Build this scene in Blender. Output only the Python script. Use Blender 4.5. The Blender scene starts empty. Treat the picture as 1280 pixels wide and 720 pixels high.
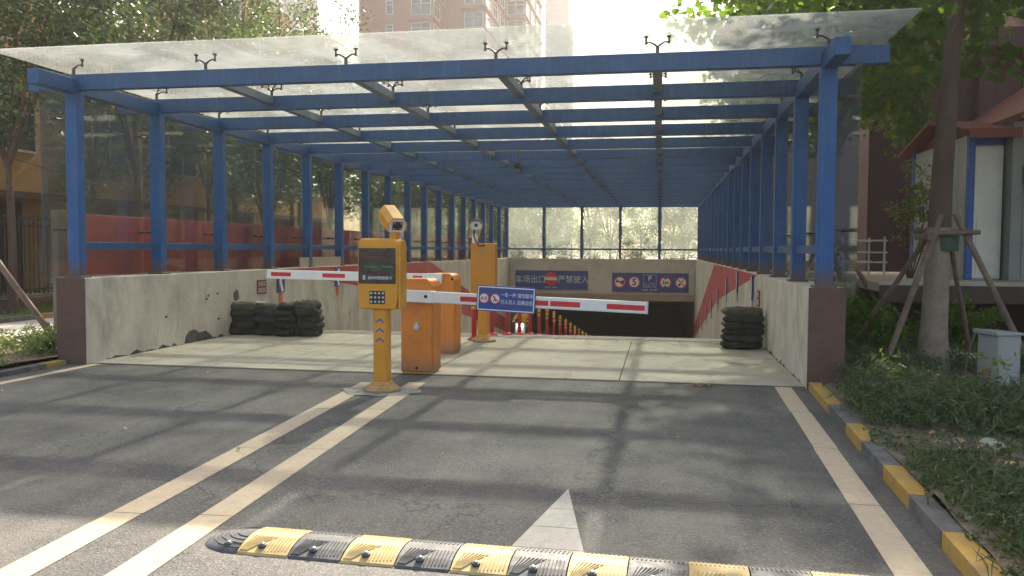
import bpy, bmesh, math, random
import numpy as np
from mathutils import Vector, Matrix, Euler
random.seed(7)
PI = math.pi
scene = bpy.context.scene
COL = scene.collection
CACHE = {}

# ------------------------------------------------------------------ materials
def nt(name):
    m = bpy.data.materials.new(name); m.use_nodes = True
    t = m.node_tree
    for n in list(t.nodes): t.nodes.remove(n)
    return m, t, t.nodes, t.links

def N(t, typ, **kw):
    n = t.nodes.new(typ)
    for k, v in kw.items(): setattr(n, k, v)
    return n

def noise(t, vec, scale, detail=4, rough=.55, dist=0):
    n = N(t, 'ShaderNodeTexNoise'); n.inputs['Scale'].default_value = scale
    n.inputs['Detail'].default_value = detail; n.inputs['Roughness'].default_value = rough
    n.inputs['Distortion'].default_value = dist
    t.links.new(vec, n.inputs['Vector']); return n.outputs['Fac']

def ramp(t, fac, stops):
    r = N(t, 'ShaderNodeValToRGB'); e = r.color_ramp.elements
    while len(e) > 1: e.remove(e[-1])
    e[0].position = stops[0][0]; e[0].color = (*stops[0][1], 1)
    for p, c in stops[1:]:
        x = e.new(p); x.color = (*c, 1)
    t.links.new(fac, r.inputs[0]); return r.outputs[0]

def mixc(t, fac, a, b, mode='MIX'):
    m = N(t, 'ShaderNodeMix', data_type='RGBA', blend_type=mode)
    for i, v in ((0, fac), (6, a), (7, b)):
        if isinstance(v, (int, float)): m.inputs[i].default_value = v
        elif isinstance(v, tuple): m.inputs[i].default_value = (*v, 1) if len(v) == 3 else v
        else: t.links.new(v, m.inputs[i])
    return m.outputs[2]

def bw(v): return (v, v, v)

def pmat(name, col, rough=.6, metal=0, var=.12, vscale=3, dirt=None, dscale=1.2, damt=.5, bump=0, bscale=40, spec=.5, coat=0, stretch=None):
    """general painted / mineral surface with colour variation, dirt patches and fine relief"""
    m, t, nd, lk = nt(name)
    out = N(t, 'ShaderNodeOutputMaterial'); p = N(t, 'ShaderNodeBsdfPrincipled')
    tc = N(t, 'ShaderNodeTexCoord'); vec = tc.outputs['Object']
    if stretch:
        mp = N(t, 'ShaderNodeMapping'); mp.inputs['Scale'].default_value = stretch
        lk.new(vec, mp.inputs['Vector']); svec = mp.outputs[0]
    else: svec = vec
    a = tuple(c * (1 - var) for c in col); b = tuple(min(1, c * (1 + var)) for c in col)
    c = ramp(t, noise(t, svec, vscale, 6), [(.3, a), (.7, b)])
    if dirt:
        f = ramp(t, noise(t, svec, dscale, 8, .65, .3), [(.45, bw(0)), (.72, bw(damt))])
        c = mixc(t, f, c, dirt)
    lk.new(c, p.inputs['Base Color'])
    r = ramp(t, noise(t, vec, vscale * 2.3, 4), [(.3, bw(max(.03, rough - .1))), (.7, bw(min(1, rough + .1)))])
    lk.new(r, p.inputs['Roughness'])
    p.inputs['Metallic'].default_value = metal
    p.inputs['Specular IOR Level'].default_value = spec
    p.inputs['Coat Weight'].default_value = coat
    if bump:
        b_ = N(t, 'ShaderNodeBump'); b_.inputs['Strength'].default_value = bump; b_.inputs['Distance'].default_value = .01
        lk.new(noise(t, vec, bscale, 6), b_.inputs['Height']); lk.new(b_.outputs[0], p.inputs['Normal'])
    lk.new(p.outputs[0], out.inputs[0])
    return m

def asphalt_mat():
    m, t, nd, lk = nt('asphalt')
    out = N(t, 'ShaderNodeOutputMaterial'); p = N(t, 'ShaderNodeBsdfPrincipled')
    v = N(t, 'ShaderNodeTexCoord').outputs['Object']
    vo = N(t, 'ShaderNodeTexVoronoi'); vo.inputs['Scale'].default_value = 95; lk.new(v, vo.inputs['Vector'])
    sep = N(t, 'ShaderNodeSeparateColor'); lk.new(vo.outputs['Color'], sep.inputs[0])
    c = ramp(t, sep.outputs[0], [(0, (.055, .052, .049)), (.5, (.080, .076, .071)), (.82, (.11, .104, .096)), (1, (.155, .147, .133))])
    big = ramp(t, noise(t, v, .7, 6, .6, .4), [(.35, bw(.72)), (.65, bw(1.2))])
    c = mixc(t, 1.0, c, big, 'MULTIPLY')
    dust = ramp(t, noise(t, v, 1.7, 9, .7, .2), [(.44, bw(0)), (.62, bw(.5)), (.66, bw(.15)), (.8, bw(.6))])
    c = mixc(t, dust, c, (.15, .135, .112))
    mp = N(t, 'ShaderNodeMapping'); mp.inputs['Scale'].default_value = (2.2, .12, 1); lk.new(v, mp.inputs[0])
    tr = ramp(t, noise(t, mp.outputs[0], 1.3, 5, .6), [(.42, bw(.8)), (.62, bw(1.1))])
    c = mixc(t, .7, c, tr, 'MULTIPLY')
    # long hairline cracks
    vc = N(t, 'ShaderNodeTexVoronoi', feature='DISTANCE_TO_EDGE'); vc.inputs['Scale'].default_value = .33
    dn = N(t, 'ShaderNodeVectorMath', operation='ADD'); nn = N(t, 'ShaderNodeTexNoise'); nn.inputs['Scale'].default_value = 2.3; nn.inputs['Detail'].default_value = 8
    lk.new(v, nn.inputs['Vector']); lk.new(v, dn.inputs[0]); lk.new(nn.outputs['Color'], dn.inputs[1]); lk.new(dn.outputs[0], vc.inputs['Vector'])
    cr = ramp(t, vc.outputs[0], [(0, bw(.45)), (.005, bw(1))])
    c = mixc(t, 1.0, c, cr, 'MULTIPLY')
    sp = ramp(t, noise(t, v, 5.5, 3, .5), [(.72, bw(1)), (.76, bw(.62))])
    c = mixc(t, .8, c, sp, 'MULTIPLY')
    lk.new(c, p.inputs['Base Color']); p.inputs['Roughness'].default_value = .78; p.inputs['Specular IOR Level'].default_value = .45
    b = N(t, 'ShaderNodeBump'); b.inputs['Strength'].default_value = .55; b.inputs['Distance'].default_value = .006
    lk.new(vo.outputs['Distance'], b.inputs['Height']); lk.new(b.outputs[0], p.inputs['Normal'])
    lk.new(p.outputs[0], out.inputs[0]); return m

def apron_mat():
    m, t, nd, lk = nt('apron_concrete')
    out = N(t, 'ShaderNodeOutputMaterial'); p = N(t, 'ShaderNodeBsdfPrincipled')
    v = N(t, 'ShaderNodeTexCoord').outputs['Object']
    c = ramp(t, noise(t, v, 1.1, 8, .65, .3), [(.3, (.32, .285, .22)), (.7, (.43, .39, .31))])
    c = mixc(t, ramp(t, noise(t, v, 2.4, 9, .7, .8), [(.52, bw(0)), (.7, bw(.6))]), c, (.19, .165, .13))
    mp = N(t, 'ShaderNodeMapping'); mp.inputs['Scale'].default_value = (2.6, .16, 1); lk.new(v, mp.inputs[0])
    c = mixc(t, ramp(t, noise(t, mp.outputs[0], 1.5, 6, .6), [(.55, bw(0)), (.72, bw(.45))]), c, (.15, .135, .115))
    c = mixc(t, ramp(t, noise(t, v, 9, 3, .5), [(.70, bw(0)), (.74, bw(.5))]), c, (.12, .10, .08))
    vc = N(t, 'ShaderNodeTexVoronoi', feature='DISTANCE_TO_EDGE'); vc.inputs['Scale'].default_value = .45
    dn = N(t, 'ShaderNodeVectorMath', operation='ADD'); nn = N(t, 'ShaderNodeTexNoise'); nn.inputs['Scale'].default_value = 2.0; nn.inputs['Detail'].default_value = 8
    lk.new(v, nn.inputs['Vector']); lk.new(v, dn.inputs[0]); lk.new(nn.outputs['Color'], dn.inputs[1]); lk.new(dn.outputs[0], vc.inputs['Vector'])
    c = mixc(t, 1.0, c, ramp(t, vc.outputs[0], [(0, bw(.5)), (.003, bw(1))]), 'MULTIPLY')
    lk.new(c, p.inputs['Base Color']); p.inputs['Roughness'].default_value = .85
    b = N(t, 'ShaderNodeBump'); b.inputs['Strength'].default_value = .4; b.inputs['Distance'].default_value = .006
    lk.new(noise(t, v, 55, 8), b.inputs['Height']); lk.new(b.outputs[0], p.inputs['Normal'])
    lk.new(p.outputs[0], out.inputs[0]); return m

def post_mat(name, base, rust_lo, rust_hi, rough=.55, rust=(.11, .07, .05), streak=(.16, .17, .17)):
    """blue enamel that has gone rusty and dusty near the foot (object Z between rust_lo and rust_hi)"""
    m, t, nd, lk = nt(name)
    out = N(t, 'ShaderNodeOutputMaterial'); p = N(t, 'ShaderNodeBsdfPrincipled')
    v = N(t, 'ShaderNodeTexCoord').outputs['Object']
    c = ramp(t, noise(t, v, 3.5, 6), [(.3, tuple(x * .85 for x in base)), (.7, tuple(x * 1.15 for x in base))])
    mp = N(t, 'ShaderNodeMapping'); mp.inputs['Scale'].default_value = (9, 9, .7); lk.new(v, mp.inputs[0])
    f = ramp(t, noise(t, mp.outputs[0], 2.0, 6, .6), [(.5, bw(0)), (.8, bw(.35))])
    c = mixc(t, f, c, streak)
    s = N(t, 'ShaderNodeSeparateXYZ'); lk.new(v, s.inputs[0])
    a = N(t, 'ShaderNodeMath', operation='MULTIPLY_ADD'); lk.new(noise(t, v, 12, 5), a.inputs[0]); a.inputs[1].default_value = -.16; lk.new(s.outputs[2], a.inputs[2])
    mr = N(t, 'ShaderNodeMapRange'); lk.new(a.outputs[0], mr.inputs[0]); mr.inputs[1].default_value = rust_lo - .08; mr.inputs[2].default_value = rust_hi - .08
    mr.inputs[3].default_value = 1; mr.inputs[4].default_value = 0
    c = mixc(t, ramp(t, noise(t, v, 17, 5, .6), [(.66, bw(0)), (.70, bw(.55))]), c, tuple(x * .5 + y * .5 for x, y in zip(rust, streak)))
    c = mixc(t, mr.outputs[0], c, rust)
    lk.new(c, p.inputs['Base Color']); p.inputs['Roughness'].default_value = rough
    b = N(t, 'ShaderNodeBump'); b.inputs['Strength'].default_value = .12; b.inputs['Distance'].default_value = .01
    lk.new(noise(t, v, 60, 3), b.inputs['Height']); lk.new(b.outputs[0], p.inputs['Normal'])
    lk.new(p.outputs[0], out.inputs[0]); return m

def glass_mat(name, tint, dirtcol, d0, d1, dscale=.9, gloss=.1, stretch=(1, 1, 1), stain=None):
    """thin pane: clear part, dusty diffusing film on it, mirror reflection at grazing angles"""
    m, t, nd, lk = nt(name)
    out = N(t, 'ShaderNodeOutputMaterial')
    tr = N(t, 'ShaderNodeBsdfTransparent'); tr.inputs[0].default_value = (*tint, 1)
    tl = N(t, 'ShaderNodeBsdfTranslucent'); tl.inputs[0].default_value = (*dirtcol, 1)
    df = N(t, 'ShaderNodeBsdfDiffuse'); df.inputs[0].default_value = (*dirtcol, 1)
    gl = N(t, 'ShaderNodeBsdfGlossy'); gl.inputs['Roughness'].default_value = .04
    v = N(t, 'ShaderNodeTexCoord').outputs['Object']
    mp = N(t, 'ShaderNodeMapping'); mp.inputs['Scale'].default_value = stretch; lk.new(v, mp.inputs[0])
    f = ramp(t, noise(t, mp.outputs[0], dscale, 9, .62, .5), [(.3, bw(d0)), (.72, bw(d1))])
    if stain:
        sf = ramp(t, noise(t, v, .8, 10, .7, 1.2), [(.5, bw(0)), (.68, bw(.55)), (.72, bw(.25)), (.85, bw(.5))])
        sc_ = mixc(t, sf, dirtcol, stain); lk.new(sc_, tl.inputs[0]); lk.new(sc_, df.inputs[0])
    m1 = N(t, 'ShaderNodeMixShader'); m1.inputs[0].default_value = .3; lk.new(tl.outputs[0], m1.inputs[1]); lk.new(df.outputs[0], m1.inputs[2])
    m2 = N(t, 'ShaderNodeMixShader'); lk.new(f, m2.inputs[0]); lk.new(tr.outputs[0], m2.inputs[1]); lk.new(m1.outputs[0], m2.inputs[2])
    lw = N(t, 'ShaderNodeLayerWeight'); lw.inputs[0].default_value = .25
    mu = N(t, 'ShaderNodeMath', operation='MULTIPLY_ADD'); lk.new(lw.outputs['Fresnel'], mu.inputs[0]); mu.inputs[1].default_value = .55; mu.inputs[2].default_value = gloss * .3
    m3 = N(t, 'ShaderNodeMixShader'); lk.new(mu.outputs[0], m3.inputs[0]); lk.new(m2.outputs[0], m3.inputs[1]); lk.new(gl.outputs[0], m3.inputs[2])
    lk.new(m3.outputs[0], out.inputs[0]); return m

def leaf_mat(name, c0, c1, trans, tw=.45, c2=None):
    m, t, nd, lk = nt(name)
    out = N(t, 'ShaderNodeOutputMaterial'); p = N(t, 'ShaderNodeBsdfPrincipled')
    g = N(t, 'ShaderNodeNewGeometry'); rnd = g.outputs['Random Per Island']
    stops = [(0, c0), (.95, c1)] + ([(.985, c2)] if c2 else [])
    c = ramp(t, rnd, stops)
    lk.new(c, p.inputs['Base Color']); p.inputs['Roughness'].default_value = .42; p.inputs['Specular IOR Level'].default_value = .4
    tl = N(t, 'ShaderNodeBsdfTranslucent')
    tc = mixc(t, .45, c, trans, 'MIX'); lk.new(tc, tl.inputs[0])
    mx = N(t, 'ShaderNodeMixShader'); mx.inputs[0].default_value = tw
    lk.new(p.outputs[0], mx.inputs[1]); lk.new(tl.outputs[0], mx.inputs[2]); lk.new(mx.outputs[0], out.inputs[0]); return m

def emit_mat(name, col, s):
    m, t, nd, lk = nt(name)
    out = N(t, 'ShaderNodeOutputMaterial'); e = N(t, 'ShaderNodeEmission'); e.inputs[0].default_value = (*col, 1); e.inputs[1].default_value = s
    v = N(t, 'ShaderNodeTexCoord').outputs['Object']
    lk.new(mixc(t, .15, col, ramp(t, noise(t, v, 30), [(.4, bw(.3)), (.6, bw(1))]), 'MULTIPLY'), e.inputs[0])
    lk.new(e.outputs[0], out.inputs[0]); return m

M = dict(
    asphalt=asphalt_mat(),
    soil=pmat('soil', (.17, .125, .085), .95, var=.4, vscale=6, dirt=(.06, .045, .03), dscale=3, bump=.8, bscale=25),
    grassground=pmat('turf', (.07, .10, .03), .95, var=.4, vscale=5, dirt=(.13, .11, .06), dscale=1.2, bump=.8, bscale=30),
    apron=apron_mat(),
    rampc=pmat('ramp_concrete', (.25, .23, .2), .85, var=.15, vscale=1.3, dirt=(.12, .11, .1), bump=.35, bscale=60),
    sideroad=pmat('pale_concrete', (.42, .40, .36), .85, var=.1, vscale=1.1, dirt=(.28, .26, .22), bump=.2),
    joint=pmat('joint_dirt', (.05, .042, .034), .95, var=.4, vscale=14),
    line=pmat('line_stone', (.50, .395, .265), .8, var=.14, vscale=9, dirt=(.2, .18, .15), dscale=9, damt=.55, bump=.3, bscale=70),
    arrow=pmat('arrow_paint', (.46, .42, .36), .8, var=.14, vscale=9, dirt=(.19, .175, .15), dscale=9, damt=.6, bump=.2, bscale=70),
    kerb_y=pmat('kerb_yellow', (.42, .25, .045), .8, var=.2, vscale=8, dirt=(.22, .17, .11), dscale=4, damt=.85, bump=.4, bscale=50),
    kerb_b=pmat('kerb_black', (.10, .098, .095), .85, var=.25, vscale=8, dirt=(.2, .18, .15), dscale=4, damt=.6, bump=.4, bscale=50),
    wall=pmat('wall_plaster', (.53, .495, .425), .85, var=.12, vscale=1.6, dirt=(.24, .20, .15), dscale=2.2, damt=.75, bump=.4, bscale=18, stretch=(1, 1.1, .55)),
    wallend=pmat('pier_brown', (.125, .068, .052), .8, var=.15, vscale=4, dirt=(.09, .06, .05), bump=.35, bscale=40),
    wallred=pmat('red_band_paint', (.42, .055, .065), .75, var=.12, vscale=2, dirt=(.32, .16, .14), dscale=2, damt=.5),
    mortar=pmat('broken_render', (.085, .08, .075), .95, var=.35, vscale=10, bump=.8),
    portal=pmat('portal_plaster', (.50, .45, .38), .85, var=.12, vscale=.9, dirt=(.2, .16, .12), dscale=.8, damt=.5, bump=.2),
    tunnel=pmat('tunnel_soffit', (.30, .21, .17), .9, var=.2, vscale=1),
    blue=post_mat('blue_enamel', (.008, .085, .27), 1.1, 1.36),
    blue_beam=post_mat('blue_enamel_beam', (.010, .070, .20), -60, -59, .5),
    purlin=pmat('lit_underside_blue', (.085, .14, .20), .6, var=.15, vscale=5, dirt=(.2, .21, .2), dscale=3, damt=.6),  # blue lightened to grey: light on the purlin undersides painted into the colour
    clamp=pmat('dark_steel', (.09, .085, .085), .4, .8, var=.2),
    steel=pmat('steel', (.4, .4, .4), .35, .9, var=.1),
    roofglass=glass_mat('roof_glass', (.89, .93, .90), (.93, .93, .90), .17, .46, 1.1, stain=(.66, .60, .48)),
    sideglass=glass_mat('side_glass', (.88, .92, .88), (.5, .5, .44), .02, .10, 1.0, .05, (1, 1, .4)),
    endglass=glass_mat('end_glass', (.8, .85, .82), (.62, .64, .58), .10, .24, 1.5, .1),
    hoarding=pmat('red_hoarding', (.58, .045, .05), .6, var=.08, vscale=.6, dirt=(.25, .07, .06), dscale=.7, damt=.4),
    hoard_frame=pmat('hoarding_frame', (.23, .18, .13), .7, var=.15),
    yellow=post_mat('machine_yellow', (.62, .27, .014), .0, .17, .42, (.25, .17, .10), (.40, .22, .08)),
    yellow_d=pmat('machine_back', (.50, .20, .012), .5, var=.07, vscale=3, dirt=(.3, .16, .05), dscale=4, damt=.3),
    orange=post_mat('barrier_orange', (.64, .20, .022), .0, .22, .5, (.22, .13, .08), (.38, .19, .09)),
    white=pmat('white_paint', (.78, .77, .74), .45, var=.05, vscale=5, dirt=(.5, .48, .43), dscale=5, damt=.35),
    grille=pmat('grey_plastic', (.5, .49, .47), .5, var=.05),
    black=pmat('black_plastic', (.015, .015, .016), .35, var=.2),
    screen=pmat('screen_black', (.022, .017, .016), .3, var=.15, dirt=(.06, .05, .045), dscale=4, damt=.4),
    led_r=emit_mat('led_red', (.9, .05, .08), .08), led_g=emit_mat('led_green', (.05, .8, .2), .09),
    chev=pmat('chevron_blue', (.02, .09, .38), .5, var=.1),
    sign_blue=pmat('sign_blue', (.018, .055, .26), .4, var=.08, vscale=4, dirt=(.06, .09, .2), dscale=3, damt=.4),
    sign_navy=pmat('sign_navy', (.035, .055, .24), .55, var=.1, vscale=3, dirt=(.07, .07, .12), dscale=2, damt=.5),
    sign_white=pmat('sign_white', (.74, .74, .72), .5, var=.05), sign_grey=pmat('sign_grey_lettering', (.58, .59, .60), .5, var=.08),
    sign_red=pmat('sign_red', (.6, .025, .03), .45, var=.08), sign_ink=pmat('sign_ink', (.02, .02, .022), .5, var=.1),
    sign_brown=pmat('sign_brown', (.2, .05, .04), .6, var=.15),
    arm_red=pmat('arm_red_tape', (.58, .015, .025), .4, var=.08, dirt=(.4, .08, .07), dscale=8, damt=.3),
    bollard_red=pmat('bollard_red', (.52, .03, .045), .5, var=.1, dirt=(.3, .07, .06), dscale=5, damt=.4),
    bollard_yel=pmat('bollard_yellow', (.68, .42, .03), .45, var=.1, dirt=(.4, .28, .08), dscale=6, damt=.4),
    bag=pmat('sandbag_cloth', (.017, .018, .017), .7, var=.3, vscale=9, dirt=(.07, .065, .05), dscale=5, damt=.5, bump=.9, bscale=45, spec=.3),
    bag_tan=pmat('sandbag_faded', (.045, .042, .030), .8, var=.3, vscale=9, dirt=(.15, .125, .08), dscale=3, damt=.6, bump=.9, bscale=45),
    tape=pmat('orange_strip', (.6, .14, .03), .5, var=.12),
    rub_b=pmat('rubber_black', (.07, .071, .072), .68, var=.3, vscale=14, dirt=(.2, .185, .16), dscale=15, damt=.5),
    rub_y=pmat('rubber_yellow', (.47, .34, .13), .7, var=.18, vscale=14, dirt=(.28, .24, .17), dscale=17, damt=.6),
    board=pmat('beige_board', (.36, .31, .25), .7, var=.08),
    iron=pmat('black_iron', (.012, .012, .013), .5, var=.2),
    orange_wall=pmat('orange_facade', (.62, .35, .15), .85, var=.08, vscale=.5, dirt=(.25, .14, .07), dscale=.5, damt=.5),
    brown_wall=pmat('brown_facade', (.13, .085, .055), .85, var=.1, vscale=.6),
    maroon=pmat('maroon_facade', (.10, .045, .040), .85, var=.1, vscale=.7, dirt=(.10, .05, .045), dscale=.6, damt=.5, bump=.2),
    pink=pmat('pink_facade', (.43, .235, .17), .85, var=.08, vscale=.5, dirt=(.33, .18, .13), dscale=.5, damt=.5),
    tower=pmat('tower_tile', (.255, .14, .12), .8, var=.07, vscale=.12, dirt=(.21, .125, .11), dscale=.1, damt=.5),
    tower_g=pmat('tower_grey', (.22, .20, .22), .8, var=.05, vscale=.1),
    cream=pmat('cream_facade', (.5, .47, .42), .8, var=.07, vscale=.2),
    winglass=pmat('window_glass', (.055, .075, .085), .08, var=.25, vscale=.8, spec=.8),
    rail_w=pmat('pale_railing', (.55, .55, .53), .5, var=.08),
    cabin=pmat('cabin_panel', (.50, .51, .50), .5, var=.06, vscale=1.5, dirt=(.3, .28, .25), dscale=1.2, damt=.45),
    cabin_g=pmat('cabin_grey', (.22, .23, .22), .55, var=.08, vscale=1.5),
    door_w=pmat('cabin_door', (.66, .64, .59), .45, var=.05, dirt=(.45, .42, .36), dscale=2, damt=.4),
    roof_r=pmat('red_sheet_roof', (.20, .04, .03), .55, var=.12, vscale=2, dirt=(.18, .07, .05)),
    slab=pmat('deck_slab', (.42, .37, .30), .85, var=.12, vscale=2, dirt=(.25, .2, .15)),
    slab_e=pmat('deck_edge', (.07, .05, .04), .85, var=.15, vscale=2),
    bark=pmat('bark', (.085, .055, .038), .9, var=.3, vscale=5, dirt=(.07, .045, .03), dscale=7, damt=.7, bump=1.0, bscale=22, stretch=(1, 1, .35)),
    bark_w=pmat('limewash', (.25, .20, .155), .9, var=.2, vscale=7, dirt=(.17, .12, .08), dscale=5, damt=.8, bump=1.0, bscale=22),
    stake=pmat('stake_wood', (.17, .115, .085), .85, var=.3, vscale=8, dirt=(.06, .045, .035), dscale=6, bump=.6, bscale=30),
    strap=pmat('green_strap', (.03, .07, .05), .8, var=.2),
    elbox=pmat('cabinet_grey', (.32, .345, .34), .45, .1, var=.07, vscale=4, dirt=(.2, .19, .17), dscale=4, damt=.4),
    warn=pmat('warning_red', (.45, .05, .03), .6, var=.2),
    leaf_plane=leaf_mat('plane_leaf', (.016, .038, .009), (.055, .11, .022), (.42, .72, .04), .42, (.30, .26, .03)),
    leaf_dark=leaf_mat('dense_leaf', (.018, .042, .012), (.07, .12, .03), (.16, .26, .05), .24, (.24, .22, .05)),
    leaf_mid=leaf_mat('loose_leaf', (.05, .085, .03), (.10, .13, .05), (.25, .35, .08), .35),
    leaf_hedge=leaf_mat('hedge_leaf', (.08, .13, .035), (.17, .20, .06), (.4, .5, .1), .35),
    leaf_ground=leaf_mat('groundcover_leaf', (.022, .05, .018), (.085, .125, .045), (.2, .34, .06), .3, (.22, .19, .08)),
    leaf_dry=leaf_mat('dry_grass', (.06, .09, .03), (.15, .15, .07), (.25, .28, .1), .3, (.28, .22, .12)),
    leaf_yel=leaf_mat('yellow_green_leaf', (.12, .17, .035), (.26, .27, .06), (.4, .5, .1), .35),
    deadleaf=pmat('dead_leaf', (.35, .24, .1), .8, var=.35, vscale=20),
    skin=pmat('skin', (.45, .26, .18), .5, var=.05), jacket=pmat('yellow_jacket', (.72, .42, .03), .7, var=.1, vscale=10),
    trousers=pmat('dark_trousers', (.03, .032, .045), .8, var=.15), helmet=pmat('helmet_black', (.02, .02, .022), .3, var=.1),
    tyre=pmat('tyre', (.02, .02, .02), .8, var=.2), lamp_on=emit_mat('headlamp_lit', (1, .97, .9), 6.0),
)

# ------------------------------------------------------------------ mesh builder
class MB:
    def __init__(s): s.v = []; s.f = []; s.m = []; s.smooth = []
    def add(s, verts, faces, mi=0, sm=False):
        o = len(s.v); s.v += [tuple(v) for v in verts]
        for f in faces: s.f.append(tuple(i + o for i in f)); s.m.append(mi); s.smooth.append(sm)
        return s
    def box(s, x0, x1, y0, y1, z0, z1, mi=0, mat=None):
        v = [(x0, y0, z0), (x1, y0, z0), (x1, y1, z0), (x0, y1, z0), (x0, y0, z1), (x1, y0, z1), (x1, y1, z1), (x0, y1, z1)]
        if mat is not None: v = [mat @ Vector(p) for p in v]
        return s.add(v, [(0, 3, 2, 1), (4, 5, 6, 7), (0, 1, 5, 4), (1, 2, 6, 5), (2, 3, 7, 6), (3, 0, 4, 7)], mi)
    def prism(s, pts, axis, a, b, mi=0, mat=None):
        """pts 2-D outline; axis 'x': pts=(y,z); 'y': pts=(x,z); 'z': pts=(x,y); extruded a..b"""
        def P(p, t): return {'x': (t, p[0], p[1]), 'y': (p[0], t, p[1]), 'z': (p[0], p[1], t)}[axis]
        n = len(pts); v = [P(p, a) for p in pts] + [P(p, b) for p in pts]
        if mat is not None: v = [mat @ Vector(p) for p in v]
        return s.add(v, [tuple(range(n)), tuple(range(2 * n - 1, n - 1, -1))] + [(i, i + n, (i + 1) % n + n, (i + 1) % n) for i in range(n)], mi)
    def tube(s, pts, rad, seg=8, mi=0, caps=True, sm=True):
        pts = [Vector(p) for p in pts]; n = len(pts)
        rad = rad if isinstance(rad, (list, tuple)) else [rad] * n
        rings = []; up = None
        for i, p in enumerate(pts):
            d = (pts[min(i + 1, n - 1)] - pts[max(i - 1, 0)]).normalized()
            if up is None: up = Vector((0, 0, 1)) if abs(d.z) < .9 else Vector((0, 1, 0))
            a = d.cross(up).normalized(); b = a.cross(d).normalized(); up = b
            rings.append([p + (a * math.cos(2 * PI * k / seg) + b * math.sin(2 * PI * k / seg)) * rad[i] for k in range(seg)])
        v = [q for r in rings for q in r]; f = []
        for i in range(n - 1):
            for k in range(seg):
                f.append((i * seg + k, i * seg + (k + 1) % seg, (i + 1) * seg + (k + 1) % seg, (i + 1) * seg + k))
        s.add(v, f, mi, sm)
        if caps: s.add(rings[0], [tuple(range(seg))], mi); s.add(rings[-1], [tuple(range(seg - 1, -1, -1))], mi)
        return s
    def lathe(s, prof, c=(0, 0, 0), seg=16, mi=0, axis='z', sm=True):
        v = []; f = []
        for r, h in prof:
            for k in range(seg):
                a = 2 * PI * k / seg
                p = (r * math.cos(a), r * math.sin(a), h)
                if axis == 'y': p = (p[0], h, p[1])
                if axis == 'x': p = (h, p[0], p[1])
                v.append((p[0] + c[0], p[1] + c[1], p[2] + c[2]))
        for i in range(len(prof) - 1):
            for k in range(seg): f.append((i * seg + k, i * seg + (k + 1) % seg, (i + 1) * seg + (k + 1) % seg, (i + 1) * seg + k))
        f.append(tuple(range(seg))); f.append(tuple(range(len(prof) * seg - 1, (len(prof) - 1) * seg - 1, -1)))
        return s.add(v, f, mi, sm)
    def mesh(s, name, mats, shift=(0, 0, 0)):
        me = bpy.data.meshes.new(name)
        sh = Vector(shift)
        me.from_pydata([tuple(Vector(v) - sh) for v in s.v], [], s.f)
        for m in mats: me.materials.append(m)
        me.polygons.foreach_set('material_index', s.m); me.polygons.foreach_set('use_smooth', s.smooth)
        bm = bmesh.new(); bm.from_mesh(me); bmesh.ops.recalc_face_normals(bm, faces=bm.faces); bm.to_mesh(me); bm.free()
        me.update(); return me
    def build(s, name, mats, parent=None, world=False, bevel=0, label=None):
        mats = mats if isinstance(mats, (list, tuple)) else [mats]
        sh = (0, 0, 0)
        if world and parent is not None:
            q = parent; sh = Vector((0, 0, 0))
            while q is not None: sh += Vector(q.location); q = q.parent
        return link(name, s.mesh(name, mats, sh), parent, bevel, label)

def link(name, me, parent=None, bevel=0, label=None):
    o = bpy.data.objects.new(name, me); COL.objects.link(o)
    if parent is not None: o.parent = parent
    if bevel:
        b = o.modifiers.new('bevel', 'BEVEL'); b.width = bevel; b.segments = 2; b.limit_method = 'ANGLE'; b.angle_limit = .6
    if label: o['label'] = label
    return o

def tag(o, label, cat, group=None, kind=None):
    o['label'] = label; o['category'] = cat
    if group: o['group'] = group
    if kind: o['kind'] = kind
    return o
def thing(name, label, cat, loc=(0, 0, 0), rz=0, group=None):
    o = bpy.data.objects.new(name, None); COL.objects.link(o); o.location = loc; o.rotation_euler = (0, 0, rz)
    o.empty_display_size = .2
    return tag(o, label, cat, group)
def kids(o): return CHILD.get(o.name, [])
def dup(root, loc=None, rz=None, scale=None, label=None):
    """copy of a thing with its parts and sub-parts"""
    def cp(o, parent):
        c = o.copy(); COL.objects.link(c); c.parent = parent
        for ch in [x for x in o.children]: cp(ch, c)
        return c
    r = cp(root, root.parent)
    if loc is not None: r.location = loc
    if rz is not None: r.rotation_euler = (0, 0, rz)
    if scale is not None: r.scale = scale if isinstance(scale, (tuple, list)) else (scale,) * 3
    if label: r['label'] = label
    return r
def struct(name, mb, mats, bevel=0):
    o = mb.build(name, mats, bevel=bevel); o['kind'] = 'structure'; return o

ORD = ['first', 'second', 'third', 'fourth', 'fifth', 'sixth', 'seventh', 'eighth', 'ninth', 'tenth', 'eleventh', 'twelfth',
       'thirteenth', 'fourteenth', 'fifteenth', 'sixteenth', 'seventeenth', 'eighteenth', 'nineteenth', 'twentieth']

# text, converted to mesh data and added to a builder
def text(mb, s, size, mat, mi=0, align='CENTER', depth=.002, off=0):
    cu = bpy.data.curves.new('lettering', 'FONT'); cu.body = s; cu.size = size; cu.align_x = align; cu.align_y = 'CENTER'
    cu.extrude = depth; cu.offset = off; cu.resolution_u = 3
    o = bpy.data.objects.new('lettering', cu); COL.objects.link(o)
    dg = bpy.context.evaluated_depsgraph_get(); dg.update()
    me = bpy.data.meshes.new_from_object(o.evaluated_get(dg))
    mb.add([mat @ v.co for v in me.vertices], [tuple(p.vertices) for p in me.polygons], mi)
    bpy.data.objects.remove(o); bpy.data.curves.remove(cu); bpy.data.meshes.remove(me)
FRONT = Matrix.Rotation(PI / 2, 4, 'X')      # text faces -Y
def at(x, y, z, R=FRONT, sx=1): return Matrix.Translation((x, y, z)) @ R @ Matrix.Diagonal((sx, 1, 1, 1))
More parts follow.
